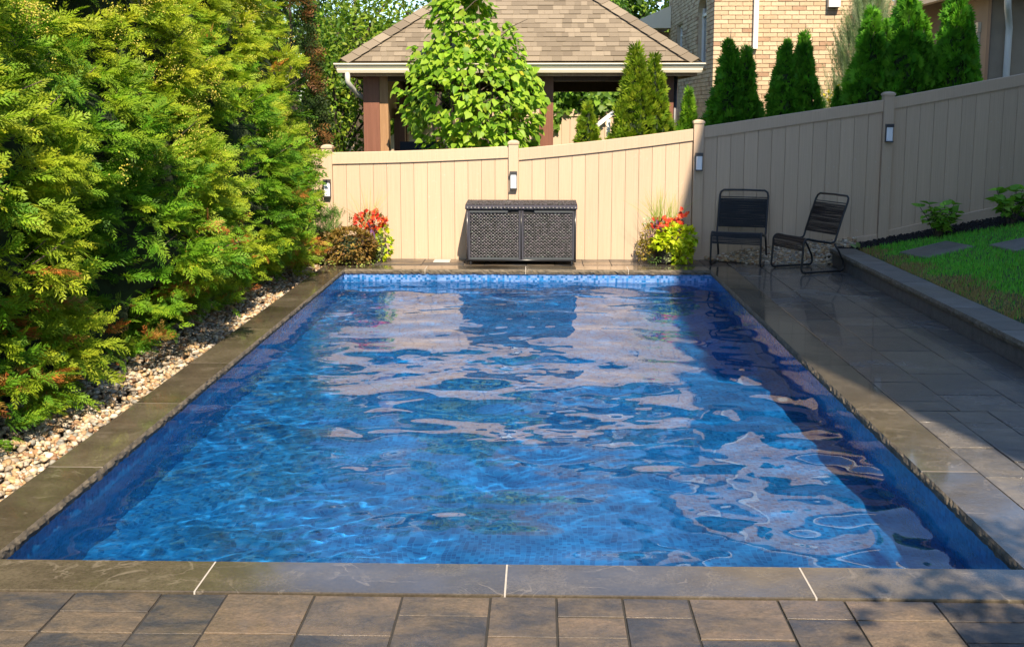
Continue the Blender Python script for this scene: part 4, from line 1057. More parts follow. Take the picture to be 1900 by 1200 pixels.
# ------------------------------------------------------------------ heart-leaved tree in front of the gazebo
lt = tag(empty('broadleaf_tree', (-.93, 14.92, .05)), 'young tree with bright heart shaped leaves overhanging the fence before the gazebo', 'tree')
prof_z = [1.15, 1.35, 1.7, 2.1, 2.5, 2.9, 3.2, 3.6]; prof_r = [.42, .75, .95, 1.05, .78, .63, .48, .20]
st = MB(); tips = []
rt = random.Random(9)
for i in range(9):
    a_ = i * .698 + rt.uniform(-.25, .25); l_ = rt.uniform(.28, .9) 
    base = Vector((math.cos(a_) * .08, math.sin(a_) * .06, 0))
    hz_ = rt.uniform(2.0, 3.3); rr = float(np.interp(hz_, prof_z, prof_r)) * .62
    tip = Vector((math.cos(a_) * rr, math.sin(a_) * rr * .75, hz_))
    mid = base.lerp(tip, .45) + Vector((math.cos(a_) * .06, 0, .18)); st.tube([base, base.lerp(mid, .55) + Vector((0, 0, .1)), mid, tip], [.030, .025, .018, .006], 6)
    for k in range(7):
        f = rt.uniform(.35, 1); c = base.lerp(mid, f / .5) if f < .5 else mid.lerp(tip, (f - .5) * 2)
        a2 = rt.uniform(0, 6.28); e = c + Vector((math.cos(a2) * .4, math.sin(a2) * .3, rt.uniform(.05, .3))); st.tube([c, c.lerp(e, .5) + Vector((0, 0, .04)), e], [.008, .006, .003], 5, False)
st.build('trunk', TREEBARK, lt, True)
n = 3500; P = []; nzt = Noise3(61, .75)
while len(P) < n:
    z_ = rng.uniform(1.15, 3.6); rr = float(np.interp(z_, prof_z, prof_r)); a_ = rng.uniform(0, 6.28); q = rng.uniform(.35, 1) ** .6
    p = np.array([math.cos(a_) * rr * q, math.sin(a_) * rr * q * .78, z_])
    lump = nzt(p[None])[0]
    if q > .90 + .26 * lump or (lump < -.62): continue
    P.append(p)
P = np.array(P); P[:, 0] += .10 * np.clip((2.4 - P[:, 2]), -1, 1)
out = P * (1, 1, 0); out /= np.linalg.norm(out, axis=1)[:, None] + 1e-6
d = out * .6 + rng.normal(0, .35, (n, 3)) + (0, -.25, -.55)
nr = out * .7 + rng.normal(0, .3, (n, 3)) + (0, -.5, .65)
S = rng.uniform(.065, .135, n); M = frames(d, nr)
tcols = pick([(.18, .32, .02), (.23, .37, .024), (.14, .27, .018), (.28, .40, .035)], n, .18); yl = rng.uniform(0, 1, n) < .03; tcols[yl] = (.45, .40, .04)
order = np.argsort(P[:, 1] - .8 * np.linalg.norm(P[:, :2], axis=1)); front = order[:300]; rest = order[300:]
lmeshes = []
for k in range(10):
    c = pick([(.18, .32, .02), (.23, .37, .024), (.14, .27, .018), (.28, .40, .035)], 1, .18)
    lmeshes.append(nmesh('leaf', HV * (1, rng.uniform(.85, 1.1), rng.uniform(.5, 1.6)), HF, LEAF, False, np.repeat(c, len(HV), 0)))
for i in front:
    o = link('leaf', lmeshes[int(i) % 10], lt)
    o.matrix_local = Matrix.Translation(P[i]) @ Matrix(M[i].tolist()).to_4x4() @ Matrix.Scale(float(S[i]), 4)
V, F, col = scatter(HV, HF, P[rest], M[rest], S[rest][:, None], tcols[rest])
link('crown', nmesh('crown', V, F, LEAF, False, col), lt)['kind'] = 'stuff'

# ------------------------------------------------------------------ gazebo
GX0, GX1, GY0, GY1, EZ = -2.70, 2.12, 15.36, 19.5, 2.535
gz = tag(empty('gazebo', ((GX0 + GX1) / 2, 17.4, 0)), 'open timber gazebo with a brown shingled hip roof and cream gutter behind the fence', 'gazebo')
GI = Matrix.Translation(gz.location).inverted()
def gpart(mb, name, mat, smooth=False, parent=None):
    o = mb.build(name, mat, parent or gz, smooth)
    if parent is None: o.matrix_parent_inverse = GI
    return o
gcx, gcy = (GX0 + GX1) / 2, (GY0 + GY1) / 2
RZ = 4.18; rh = .22                                       # short ridge
A, B, Cc, Dd = (GX0, GY0, EZ), (GX1, GY0, EZ), (GX1, GY1, EZ), (GX0, GY1, EZ)
E1, E2 = (gcx - rh, gcy, RZ), (gcx + rh, gcy, RZ)
roof = MB(); roof.add([A, B, Cc, Dd, E1, E2], [(0, 1, 5, 4), (1, 2, 5), (2, 3, 4, 5), (3, 0, 4)])
roof.add([(p[0], p[1], p[2] - .03) for p in (A, B, Cc, Dd)], [(3, 2, 1, 0)])
roof_o = gpart(roof, 'roof', SHINGLE)
# shingle tabs, course by course on the front and side slopes
cand = []
def slope(P0, P1, Q0, Q1, nrows):
    P0, P1, Q0, Q1 = map(Vector, (P0, P1, Q0, Q1)); nrm = (P1 - P0).cross(Q0 - P0).normalized()
    if nrm.z < 0: nrm = -nrm
    up = ((Q0 + Q1) / 2 - (P0 + P1) / 2); up -= (P1 - P0).normalized() * up.dot((P1 - P0).normalized())
    for j in range(nrows):
        f0, f1 = j / nrows, (j + 1) / nrows
        a0, b0, a1, b1 = P0.lerp(Q0, f0), P1.lerp(Q1, f0), P0.lerp(Q0, f1), P1.lerp(Q1, f1)
        ax = (P1 - P0).normalized(); L = (b0 - a0).length; x = -rt.uniform(0, .2)
        while x < L:
            w = rt.choice([.09, .13, .17, .22]); x0, x1 = max(x, 0), min(x + w - .004, L); x += w
            if x1 - x0 < .03: continue
            def at(xx, p, q, base): 
                lo, hi = (p - base).dot(ax), (q - base).dot(ax); return p + ax * (min(max(xx + 0, lo), hi) - lo)
            q0, q1 = at(x0, a0, b0, a0), at(x1, a0, b0, a0); q2, q3 = at(x1, a1, b1, a0), at(x0, a1, b1, a0)
            th_ = rt.choice([.008, .008, .014])
            low = nrm * th_; 
            vs_ = [q0 + low, q1 + low, q2 + nrm * .002, q3 + nrm * .002, q0 - up.normalized() * .0 - nrm * .002, q1 - nrm * .002]
            cand.append((vs_, [(0, 1, 2, 3), (4, 5, 1, 0), (4, 0, 3), (5, 2, 1)]))
slope(A, B, E1, E2, 24)
nfront = len(cand)
slope(B, Cc, E2, E2, 21); slope(Dd, A, E1, E1, 21); slope(Cc, Dd, E2, E1, 21)
for vs_, fs in cand[:270]:
    gpart(MB().add(vs_, fs), 'shingle', SHINGLE, False, roof_o)
rest_ = MB()
for vs_, fs in cand[270:]: rest_.add(vs_, fs)
gpart(rest_, 'shingle_field', SHINGLE, False, roof_o)['kind'] = 'stuff'
for p, q in ((A, E1), (B, E2), (Cc, E2), (Dd, E1)):
    p, q = Vector(p), Vector(q); L = (q - p).length; d = (q - p).normalized(); side = d.cross(Vector((0, 0, 1))).normalized(); nn = side.cross(d).normalized()
    if nn.z < 0: nn = -nn
    k = 0; s0 = 0
    while s0 < L:
        s1 = min(s0 + .20, L); a_, b_ = p + d * s0, p + d * min(s1 + .04, L)
        hmm = .14
        vs_ = [a_ + side * hmm - nn * .045 + nn * .02, a_ + nn * .045, a_ - side * hmm - nn * .045 + nn * .02, b_ + side * hmm - nn * .045 + nn * .008, b_ + nn * .034, b_ - side * hmm - nn * .045 + nn * .008]
        gpart(MB().add(vs_ + [v_ - nn * .012 for v_ in vs_[:3]], [(0, 1, 4, 3), (1, 2, 5, 4), (6, 7, 1, 0), (7, 8, 2, 1)]), 'hip_cap', SHINGLE, False, roof_o); s0 = s1
# gutter: moulded section with mitred ends, fascia, soffit
def gut(y):
    pr_ = [(.0, -.155), (-.06, -.155), (-.075, -.12), (-.075, -.10), (-.10, -.06), (-.118, -.045), (-.118, -.028), (0, -.028)]
    b = MB(); V = []
    for q in pr_:
        V.append((GX0 + q[0] * .8, GY0 + q[0], EZ + q[1]))
    for q in pr_: V.append((GX1 - q[0] * .8, GY0 + q[0], EZ + q[1]))
    n = len(pr_); b.add(V, [(i, (i + 1) % n, n + (i + 1) % n, n + i) for i in range(n)] + [tuple(range(n)), tuple(range(2 * n - 1, n - 1, -1))]); return b
gpart(gut(0), 'gutter', CREAM)
gpart(MB().box(GX0 + .002, GX1 - .002, GY0 + .002, GY0 + .025, EZ - .20, EZ - .031), 'fascia', WOODTAN)
gpart(MB().box(GX0 + .004, GX0 + .03, GY0 + .026, GY1 - .01, EZ - .20, EZ - .031), 'fascia', WOODTAN); gpart(MB().box(GX1 - .03, GX1 - .004, GY0 + .026, GY1 - .01, EZ - .20, EZ - .031), 'fascia', WOODTAN)
gpart(MB().box(GX0 + .031, GX1 - .031, GY0 + .026, GY1 - .03, EZ - .17, EZ - .15), 'ceiling', WOODTAN)
PYF = 15.66; bz0, bz1 = EZ - .36, EZ - .171
for px_, w_, py_ in ((-2.352, .112, PYF), (.083, .097, PYF), (1.735, .106, PYF), (-2.352, .112, 18.9), (1.735, .106, 18.9)):
    gpart(MB().box(px_ - w_, px_ + w_, py_, py_ + 2 * w_, -.05, bz1), 'post', WOODBROWN)
gpart(MB().box(-2.24, -.014, PYF + .02, PYF + .17, bz0 + .10, bz1 - .001), 'beam', WOODDARK); gpart(MB().box(.18, 1.629, PYF + .02, PYF + .17, bz0 + .10, bz1 - .001), 'beam', WOODDARK)
gpart(MB().box(-2.24, 1.63, 18.93, 19.08, bz0, bz1 - .001), 'beam', WOODDARK)
gpart(MB().box(-2.43, -2.28, PYF + .225, 18.89, bz0, bz1 - .002), 'beam', WOODDARK); gpart(MB().box(1.66, 1.81, PYF + .213, 18.89, bz0, bz1 - .002), 'beam', WOODDARK)
# board-clad screen on the left side
for k in range(9):
    gpart(MB().box(-2.236, -2.215, PYF + .25 + k * .16, PYF + .405 + k * .16, 1.75, bz1 - .004), 'side_board', WOODTAN)
gpart(MB().box(-2.238, -2.12, PYF + .015, PYF + .20, -.05, bz1 - .004), 'sunlit_post_face', WOODTAN)  # paler strip stands in for the sunlit side face of the left post
gpart(MB().box(-2.20, -2.06, 17.05, 17.2, -.05, 1.9), 'inner_post', WOODBROWN)
gpart(MB().tube([(GX0 + .08, GY0 - .04, EZ - .155), (GX0 + .08, GY0 - .04, EZ - .27), (GX0 + .11, GY0 + .0, EZ - .33), (-2.54, PYF + .04, EZ - .44), (-2.47, PYF + .10, EZ - .49)], .036, 8), 'downspout', plain('grey_white_metal', (.5, .5, .46), .4), True)
gpart(MB().tube([(GX1 - .25, PYF + .10, EZ - .17), (GX1 - .25, PYF + .10, .2)], .035, 8), 'downspout', GREYMETAL, True)
# chair back inside the gazebo, seen past the tree
pc = tag(empty('lounge_chair', (-1.80, 16.6, .06)), 'dark lounge chair inside the gazebo behind the broadleaf tree', 'chair')
MB().add([(-.3, 0, .35), (.3, 0, .35), (.3, .18, 1.35), (-.3, .18, 1.35), (-.3, .07, .35), (.3, .07, .35), (.3, .25, 1.35), (-.3, .25, 1.35)], [(0, 1, 2, 3), (7, 6, 5, 4), (0, 3, 7, 4), (1, 5, 6, 2), (3, 2, 6, 7)]).build('backrest', plain('navy_fabric', (.02, .03, .06), .8), pc)
MB().box(-.3, .3, -.5, .02, .34, .45).build('seat', plain('navy_seat', (.02, .03, .06), .8), pc)
for lx_ in (-.27, .27):
    for ly_ in (-.45, .05): MB().box(lx_ - .02, lx_ + .02, ly_ - .02, ly_ + .02, 0, .339).build('leg', BLACKMETAL, pc)
# white stair railing
sr = tag(empty('stair_railing', (.93, 15.22, .42)), 'white sloping stair railing right of the smallest bright arborvitae', 'railing')
MB().add([(-.35, 0, 1.08), (.35, 0, 1.62), (.35, .05, 1.62), (-.35, .05, 1.08), (-.35, 0, 1.15), (.35, 0, 1.69), (.35, .05, 1.69), (-.35, .05, 1.15)], [(3, 2, 1, 0), (4, 5, 6, 7), (0, 1, 5, 4), (1, 2, 6, 5), (2, 3, 7, 6), (3, 0, 4, 7)]).build('top_rail', WHITEPAINT, sr)
for bx_ in np.linspace(-.32, .3, 5):
    MB().box(bx_ - .025, bx_ + .025, .008, .042, -.40, 1.075 + (bx_ + .35) * .771).build('baluster', WHITEPAINT, sr)
MB().box(.36, .45, -.02, .07, -.40, 1.75).build('post', WHITEPAINT, sr)

# ------------------------------------------------------------------ neighbour's rear fence and hedge seen through the gazebo
rf = tag(empty('rear_fence', (-.5, 23.5, 0)), 'far tan board fence seen under the gazebo roof', 'fence'); RFI = Matrix.Translation((.5, -23.5, 0))
for i in range(48):
    x0 = -5.5 + i * .18
    o = MB().box(x0 + .003, x0 + .177, 23.5, 23.53, -.1, 1.78).build('board', VINYL, rf); o.matrix_parent_inverse = RFI
o = MB().box(-5.5, 3.1, 23.47, 23.56, 1.74, 1.88).build('top_rail', VINYL, rf); o.matrix_parent_inverse = RFI
ivy = tag(empty('rear_hedge', (-.3, 24.2, 0)), 'leafy hedge spilling over the far tan fence behind the gazebo', 'hedge')
n = 6500; P = np.stack([rng.uniform(-4.5, 2.0, n), 0 * rng.uniform(0, 1, n), rng.uniform(1.45, 3.7, n)], -1); lump = Noise3(88, .9)(P); P[:, 1] = -.72 - .22 * lump + rng.uniform(0, .25, n)
P[:, 1] += np.where(P[:, 2] < 1.95, -.05, 0); k_ = ~((P[:, 2] < 1.75) & (lump < .2)); P = P[k_]
leaves_on('foliage', P, np.tile([0, -.6, -.5], (len(P), 1)), .14, [(.09, .20, .02), (.13, .25, .025), (.17, .29, .03), (.07, .15, .018)], LEAF, ivy, (HV, HF), (0, -1, .3))
MB().box(-4.6, 2.0, -.45, .5, .0, 3.6).build('inner_branches', INNER, ivy)

# ------------------------------------------------------------------ background trees
def crown_mesh(seed_, n, r3, cols, size, tpl=(LV, LF)):
    r = np.random.default_rng(seed_); cs = r.normal(0, .42, (26, 3)); cs *= .95 / np.maximum(1, np.linalg.norm(cs, axis=1) / .85)[:, None]
    which = r.integers(0, len(cs), n); d = randdir(n, r); q = cs[which] + d * (.36 * r.uniform(.4, 1, n) ** .5)[:, None]
    P = q * np.array(r3)
    V, F, col = scatter(tpl[0], tpl[1], P, frames(d + r.normal(0, .5, (n, 3)) + (0, 0, -.3), d + r.normal(0, .5, (n, 3)) + (0, 0, .5)), (size * r.uniform(.6, 1.3, n))[:, None], pick(cols, n, .25, r) * r.uniform(.8, 1.2, (len(cs), 1))[which])
    return nmesh('crown', V, F, LEAF, False, col)
GREEN_A = [(.07, .16, .018), (.11, .21, .02), (.15, .25, .025), (.05, .12, .015)]
GREEN_B = [(.16, .24, .02), (.21, .28, .025), (.11, .19, .018)]
GREEN_C = [(.03, .075, .014), (.045, .10, .016), (.06, .12, .02)]
def bgtree(x, y, zc, r3, n, cols, size, seed_, label, name='background_tree', tpl=(LV, LF)):
    t = tag(empty(name, (x, y, 0)), label, 'tree', 'trees behind the gazebo')
    o = link('crown', crown_mesh(seed_, n, r3, cols, size, tpl), t, (0, 0, zc)); o['kind'] = 'stuff'
    b = MB(); b.tube([(0, 0, -.1), (.05, 0, zc * .6), (0, 0, zc + r3[2] * .4)], [.11, .08, .02], 7)
    for k in range(8):
        a_ = k * .8; z0 = zc - r3[2] * .5 + k * .08; b.tube([(0, 0, z0), (math.cos(a_) * r3[0] * .35, math.sin(a_) * r3[1] * .35, z0 + r3[2] * .3), (math.cos(a_) * r3[0] * .7, math.sin(a_) * r3[1] * .7, z0 + r3[2] * .5)], [.04, .025, .008], 5, False)
    b.build('trunk', TREEBARK, t, True)
bgtree(-3.15, 17.3, 1.9, (.85, .7, 1.9), 5200, GREEN_B + GREEN_B + GREEN_A, .085, 301, 'bright leafy tree filling the gap between hedge and gazebo')
bgtree(-4.1, 18.6, 2.6, (.9, .9, 2.2), 4200, GREEN_A, .09, 302, 'green tree close behind the end of the cedar hedge')
bgtree(-3.3, 20.2, 3.2, (1.2, 1.0, 1.9), 4200, GREEN_B, .10, 303, 'yellow green tree left of the gazebo roof')
bgtree(-2.0, 21.5, 3.4, (1.3, 1.0, 1.9), 4200, GREEN_A + GREEN_B, .10, 304, 'green tree over the left slope of the gazebo roof')
bgtree(-4.4, 22.5, 3.4, (1.4, 1.0, 2.3), 3200, GREEN_C, .11, 305, 'dark tree showing high up behind the hedge end')
bgtree(-.4, 26.0, 3.9, (1.9, 1.2, 1.4), 3600, GREEN_A, .13, 306, 'tree hidden mostly behind the gazebo roof peak')
bgtree(1.3, 30.5, 4.2, (1.2, 1.1, 2.8), 5200, GREEN_A + GREEN_C, .13, 307, 'tree between the gazebo roof and the brick house')
bgtree(2.7, 38.5, 5.0, (2.6, 1.2, 3.0), 6000, GREEN_C + GREEN_A, .24, 308, 'far darker tree above the eave of the rear wing')
# narrow dark evergreen with rusty patches beside the hedge end
ev = tag(empty('dark_evergreen', (-3.62, 16.4, 0)), 'narrow dark evergreen with rusty patches beside the end of the hedge', 'conifer', 'trees behind the gazebo')
n = 2200; t_ = rng.uniform(0, 1, n); a = rng.uniform(0, 6.28, n); rad = np.interp(t_, [0, .3, 1], [.42, .42, .12])
P = np.stack([np.cos(a) * rad, np.sin(a) * rad, t_ * 3.7 + .1], -1); tv, tf = spray_tpl(4, 1, 51, .1, .04)
rust = (Noise3(19, .8)(P) > .55) & (rng.uniform(0, 1, n) < .6); col = pick([(.035, .06, .018), (.05, .085, .02), (.025, .045, .015)], n); col[rust] = pick([(.16, .075, .03), (.24, .12, .04)], int(rust.sum()))
V, F, c = scatter(tv, tf, P, frames(np.stack([np.cos(a), np.sin(a), rng.normal(.2, .5, n)], -1), randdir(n) + (0, 0, .8)), rng.uniform(.12, .26, (n, 1)), col)
link('foliage', nmesh('foliage', V, F, CEDAR, False, c), ev)['kind'] = 'stuff'
MB().tube([(0, 0, -.1), (0, 0, 3.5)], [.06, .01], 6).build('trunk', TREEBARK, ev)

# ------------------------------------------------------------------ brick house
HX0, HX1, HY0, HY1, HZ = 3.09, 6.25, 20.4, 27.6, 6.5
hs = tag(empty('brick_house', (5, 24, 0)), 'tan brick house with an arched side window and a white downspout behind the fence', 'house'); HSI = Matrix.Translation((-5, -24, 0))
def part(mb, name, mat, parent, inv, smooth=False):
    o = mb.build(name, mat, parent, smooth); o.matrix_parent_inverse = inv; return o
# openings on the left face: (y0, y1, z0, z1, arched)
ops = [(21.35, 22.55, 2.72, 4.05, True), (24.9, 26.0, 2.75, 3.75, False), (21.35, 22.55, 5.0, 6.1, False)]
wall = MB()
def yz_wall(x0, x1, y0, y1, z0, z1, ops):
    ys = sorted({y0, y1, *[o_[0] for o_ in ops], *[o_[1] for o_ in ops]}); zs_ = sorted({z0, z1, *[o_[2] for o_ in ops], *[o_[3] for o_ in ops]})
    for a_, b_ in zip(ys[:-1], ys[1:]):
        for c_, d_ in zip(zs_[:-1], zs_[1:]):
            if not any(o_[0] <= a_ and b_ <= o_[1] and o_[2] <= c_ and d_ <= o_[3] for o_ in ops): wall.box(x0, x1, a_, b_, c_, d_)
yz_wall(HX0 + .02, HX0 + .25, HY0 + .0205, HY1, 0, HZ, ops)
wall.box(HX0 + .251, HX1 - .02, HY0 + .02, HY0 + .25, 0, HZ); wall.box(HX1 - .25, HX1 - .02, HY0 + .251, HY1, 0, HZ); wall.box(HX0 + .251, HX1 - .251, HY1 - .2, HY1, 0, HZ)
wall_o = part(wall, 'wall', MORTAR, hs, HSI)
def brickbox(mb, x0, x1, y0, y1, z0, z1, ax):
    mb.box(x0, x1, y0, y1, z0, z1)
BLN, BHT, JT = .25, .077, .011
side_b, far_b = MB(), MB(); fb = []
row = 0; z = 0.0
while z < HZ - .05:
    off = (BLN / 2 if row % 2 else 0); x = HX0 - off
    while x < HX1 - .02:
        a_, b_ = max(x, HX0) + (0 if x <= HX0 else JT / 2), min(x + BLN, HX1) - JT / 2
        if b_ - a_ > .03: fb.append((a_, b_, z + JT / 2, z + BHT - JT / 2))
        x += BLN
    y = HY0 + .0005 - off
    while y < HY1:
        a_, b_ = max(y + JT / 2, HY0 + .022), min(y + BLN - JT / 2, HY1)
        for (o0, o1, oz0, oz1, ar) in ops:
            if z + BHT > oz0 and z < oz1:
                if a_ >= o0 and b_ <= o1: a_ = b_
                elif a_ < o0 < b_ <= o1 + 1: b_ = min(b_, o0)
                elif o0 <= a_ < o1 < b_: a_ = o1
        if b_ - a_ > .03: side_b.box(HX0 + random.uniform(-.003, .003), HX0 + .021, a_, b_, z + JT / 2, z + BHT - JT / 2)
        y += BLN
    z += BHT; row += 1
vis = [q for q in fb if 2.2 < q[2] < 3.95]
vis = sorted(vis, key=lambda q: q[0])[:290]; vs_set = set(vis); bc = {}
for q in fb:
    a_, b_, z0_, z1_ = q; yy_ = HY0 + random.uniform(-.003, .003)
    if q in vs_set:
        key = round(b_ - a_, 3)
        if key not in bc: bc[key] = MB().box(0, b_ - a_, 0, .0225, 0, BHT - JT).mesh('brick', BRICK)
        o = link('brick', bc[key], wall_o); o.location = (a_, yy_, z0_)
    else: far_b.box(a_, b_, yy_, HY0 + .0195, z0_, z1_)
far_b.build('brick_field', BRICK, wall_o)['kind'] = 'stuff'
side_b.build('side_brick_field', BRICK, wall_o)['kind'] = 'stuff'
for (o0, o1, oz0, oz1, ar) in ops:
    w = part(MB().box(HX0 + .13, HX0 + .15, o0 + .001, o1 - .001, oz0 + .001, oz1 - .001), 'window', GLASSY, hs, HSI)
    f_ = MB(); t_ = .06
    f_.box(HX0 + .09, HX0 + .128, o0 + .002, o0 + t_, oz0 + .002, oz1 - .002); f_.box(HX0 + .09, HX0 + .128, o1 - t_, o1 - .002, oz0 + .002, oz1 - .002)
    f_.box(HX0 + .092, HX0 + .127, o0 + t_ + .001, o1 - t_ - .001, oz0 + .003, oz0 + t_); f_.box(HX0 + .092, HX0 + .127, o0 + t_ + .001, o1 - t_ - .001, oz1 - t_, oz1 - .003)
    zc_ = oz1 - .38 if ar else oz1 - .25; f_.box(HX0 + .092, HX0 + .127, o0 + t_ + .001, o1 - t_ - .001, zc_, zc_ + .05); ym = (o0 + o1) / 2; f_.box(HX0 + .093, HX0 + .126, ym - .03, ym + .03, oz0 + t_ + .001, zc_ - .001)
    f_.build('frame', WHITEPAINT, w)
    MB().box(HX0 - .04, HX0 + .089, o0 - .04, o1 + .04, oz0 - .075, oz0 - .002).build('sill', MORTAR, w)
    if ar:
        r_ = (o1 - o0) / 2; N_ = 8; ctr = oz1 - r_ * .62
        for sgn in (-1, 1):
            arcp = [(ym + sgn * r_ * math.cos(q), ctr + .62 * r_ * math.sin(q)) for q in np.linspace(0, math.pi / 2, N_)]
            poly = arcp + [(ym, oz1 + .001), (ym + sgn * r_, oz1 + .001)]
            if sgn < 0: poly = poly[::-1]
            MB().prism([(p[0], p[1]) for p in poly[:-1]] + [poly[-1]], 'x', HX0 - .002, HX0 + .128).build('arch_spandrel', MORTAR, w)
# eaves, roof
eo = .30
rfm = MB().add([(HX0 - eo, HY0 - eo, HZ), (HX1 + eo, HY0 - eo, HZ), (HX1 + eo, HY1 + eo, HZ), (HX0 - eo, HY1 + eo, HZ), (4.67, 22.3, HZ + 1.5), (4.67, 25.7, HZ + 1.5)], [(0, 1, 4), (1, 2, 5, 4), (2, 3, 5), (3, 0, 4, 5), (3, 2, 1, 0)])
part(rfm, 'roof', SHINGLE, hs, HSI)
for a_ in ((HX0 - eo - .1, HX1 + eo + .1, HY0 - eo - .1, HY0 - eo - .002), (HX0 - eo - .1, HX0 - eo - .002, HY0 - eo - .001, HY1 + eo), ):
    part(MB().box(a_[0], a_[1], a_[2], a_[3], HZ - .15, HZ - .01), 'gutter', WHITEPAINT, hs, HSI)
part(MB().box(3.78, 3.86, HY0 - .085, HY0 - .004, 2.95, HZ - .15), 'downspout', WHITEPAINT, hs, HSI)
wl = tag(empty('wall_light', (5.18, HY0, 3.72)), 'white box wall light on the sunlit brick wall', 'light')
MB().box(-.10, .10, -.13, -.006, -.05, .33).build('housing', WHITEPAINT, wl); MB().box(-.085, .085, -.12, -.02, -.062, -.0505).build('lens', GREYMETAL, wl)
# lantern on the shaded side
ln = tag(empty('wall_lantern', (HX0, 25.0, 2.96)), 'black wall lantern on the shaded side of the brick house', 'lantern')
MB().box(-.03, -.004, -.06, .06, -.16, .2).build('back_plate', BLACKMETAL, ln)
MB().tube([(-.03, 0, .02), (-.10, 0, .24), (-.20, 0, .30), (-.28, 0, .22), (-.28, 0, .12)], .014, 6).build('arm', BLACKMETAL, ln, True)
MB().lathe([(.0, .13), (.04, .12), (.11, .04), (.12, .02), (.07, .015), (.055, -.16), (.03, -.19), (0, -.19)], 10, -.28, 0).build('shade', BLACKMETAL, ln, True)
# lower wing behind with its eave, seen over the gazebo roof
lw = tag(empty('rear_wing', (2.9, 30, 0)), 'rear wing of the brick house with a cream eave beside the gazebo roof', 'house')
MB().box(-.12, 3.4, -2.38, 6, 0, 3.72).build('wall', BRICK, lw)
MB().add([(-.75, -2.9, 3.78), (.185, -2.9, 3.78), (.185, 6.5, 3.78), (-.75, 6.5, 3.78), (-.75, -2.9, 3.9), (.185, -2.9, 4.3), (.185, 6.5, 4.3), (-.75, 6.5, 3.9)], [(3, 2, 1, 0), (4, 5, 6, 7), (0, 1, 5, 4), (1, 2, 6, 5), (2, 3, 7, 6), (3, 0, 4, 7)]).build('roof', CREAM, lw)
MB().box(-.86, -.752, -2.95, 6.5, 3.80, 3.93).build('gutter', WHITEPAINT, lw)

# ------------------------------------------------------------------ taupe house at the far right
th_ = tag(empty('taupe_house', (10.5, 22, 0)), 'taupe stucco house with cream trim and a white downspout at the far right', 'house'); THI = Matrix.Translation((-10.5, -22, 0))
TX0, TY0 = 7.12, 18.2
wy0, wy1, wz0, wz1 = 18.75, 19.75, 1.9, 3.12
w_b = MB().box(TX0, TX0 + .2, TY0, wy0, 0, 3.8); w_b.box(TX0, TX0 + .2, wy1, 26, 0, 3.8); w_b.box(TX0, TX0 + .2, wy0 + .0001, wy1 - .0001, 0, wz0); w_b.box(TX0, TX0 + .2, wy0 + .0001, wy1 - .0001, wz1, 3.8); w_b.box(TX0 + .201, 14, TY0, TY0 + .2, 0, 3.8)
part(w_b, 'wall', STUCCO, th_, THI)
part(MB().box(TX0 - .02, TX0 + .0, TY0 - .02, TY0 + .11, 0, 3.6), 'corner_board', plain('taupe_trim', (.22, .17, .125), .7), th_, THI)
w = part(MB().box(TX0 + .09, TX0 + .11, wy0, wy1, wz0, wz1), 'window', plain('window_blind', (.30, .17, .11), .4, var=.5, scale=20), th_, THI)
for bxx in ((wy0 - .10, wy0 + .03, wz0 - .1, wz1 + .0), (wy1 - .03, wy1 + .10, wz0 - .1, wz1 + .0), (wy0 - .13, wy1 + .13, wz1 + .001, wz1 + .16)):
    MB().box(TX0 - .05, TX0 + .08, *bxx).build('frame', CREAM, w)
w2 = part(MB().box(TX0 + .002 - .03, TX0 - .004, 21.0, 22.2, 1.9, 3.12), 'window', GLASSY, th_, THI)
for bxx in ((20.88, 20.999, 1.8, 3.2), (22.201, 22.3, 1.8, 3.2), (21.0, 22.2, 3.121, 3.3)): MB().box(TX0 - .06, TX0 - .003, *bxx).build('frame', CREAM, w2)
part(MB().add([(TX0 - .45, TY0 - .45, 3.8), (14.4, TY0 - .45, 3.8), (14.4, 26.4, 3.8), (TX0 - .45, 26.4, 3.8), (10.9, 21, 5.5), (10.9, 23.5, 5.5)], [(0, 1, 4), (1, 2, 5, 4), (2, 3, 5), (3, 0, 4, 5), (3, 2, 1, 0)]), 'roof', SHINGLE, th_, THI)
part(MB().box(TX0 - .58, TX0 - .452, TY0 - .58, 26.4, 3.66, 3.80), 'gutter', CREAM, th_, THI); part(MB().box(TX0 - .451, 14.4, TY0 - .58, TY0 - .452, 3.66, 3.80), 'gutter', CREAM, th_, THI)
part(MB().tube([(7.16, TY0 - .50, 3.7), (7.16, TY0 - .48, 3.52), (7.20, TY0 - .40, 3.42), (7.32, TY0 - .16, 3.30), (7.38, TY0 - .06, 3.16), (7.38, TY0 - .055, 3.0), (7.38, TY0 - .055, 1.2)], .052, 10), 'downspout', WHITEPAINT, th_, THI, True)

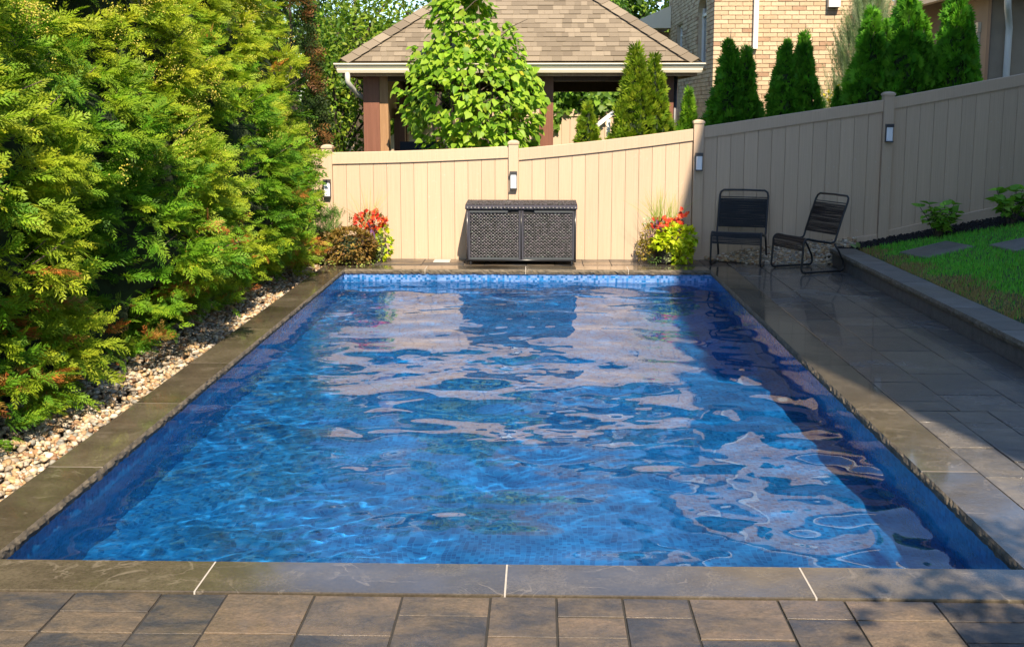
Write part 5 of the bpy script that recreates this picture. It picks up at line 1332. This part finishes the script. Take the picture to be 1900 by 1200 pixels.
# ------------------------------------------------------------------ the home behind and right of the viewer: it throws the shade
hm = tag(empty('tall_house', (9, 4, 0)), 'tall pale grey house beside the pool, right of the view, shading the right patio', 'house'); HMI = Matrix.Translation((-9, -4, 0))
SX, SH = 4.04, 10.9
SIDING = plain('pale_grey_siding', (.50, .52, .55), .7)  # unseen wall, kept pale and cool to bounce light into the shaded patio
part(MB().box(SX + .25, 16, -.90, 7.45, 0, SH - .3), 'wall', SIDING, hm, HMI)
part(MB().box(7.4, 16, 7.451, 12, 0, SH - .3), 'wall', SIDING, hm, HMI)  # wing added out of view to shade the taupe house front
part(MB().add([(SX, -1.0, SH - .15), (16.2, -1.0, SH - .15), (16.2, 7.6, SH - .15), (SX, 7.6, SH - .15), (SX, -1.0, SH), (16.2, -1.0, SH), (16.2, 7.6, SH), (SX, 7.6, SH), (10, 1, SH + 1.2), (10, 6.3, SH + 1.2)],
              [(3, 2, 1, 0), (0, 1, 5, 4), (1, 2, 6, 5), (2, 3, 7, 6), (3, 0, 4, 7), (4, 5, 8), (5, 6, 9, 8), (6, 7, 9), (7, 4, 8, 9)]), 'roof', SHINGLE, hm, HMI)
part(MB().box(7.2, 16.2, 7.601, 12.2, SH - .15, SH), 'roof', SHINGLE, hm, HMI)  # roof of the added shading wing
for zz in (1.2, 4.2, 7.2):
    for yy_ in (1.2, 4.6):
        w = part(MB().box(SX + .20, SX + .249, yy_, yy_ + 1.3, zz, zz + 1.5), 'window', GLASSY, hm, HMI)
        fr_ = MB(); fr_.box(SX + .17, SX + .199, yy_ - .08, yy_, zz - .08, zz + 1.58); fr_.box(SX + .17, SX + .199, yy_ + 1.3, yy_ + 1.38, zz - .08, zz + 1.58); fr_.box(SX + .17, SX + .199, yy_ + .001, yy_ + 1.299, zz + 1.5, zz + 1.58); fr_.box(SX + .17, SX + .199, yy_ + .001, yy_ + 1.299, zz - .08, zz)
        fr_.build('frame', WHITEPAINT, w)
# small ornamental tree whose leaves dapple the near right corner
ot = tag(empty('ornamental_tree', (3.15, .35, -.05)), 'small leafy tree right of the viewer dappling the near right corner', 'tree')
link('crown', crown_mesh(401, 2600, (.95, .85, 1.0), GREEN_A, .11), ot, (-.05, 0, 3.9))['kind'] = 'stuff'
MB().tube([(0, 0, 0), (.03, 0, 2), (0, 0, 4.2)], [.06, .045, .015], 8).build('trunk', TREEBARK, ot, True)
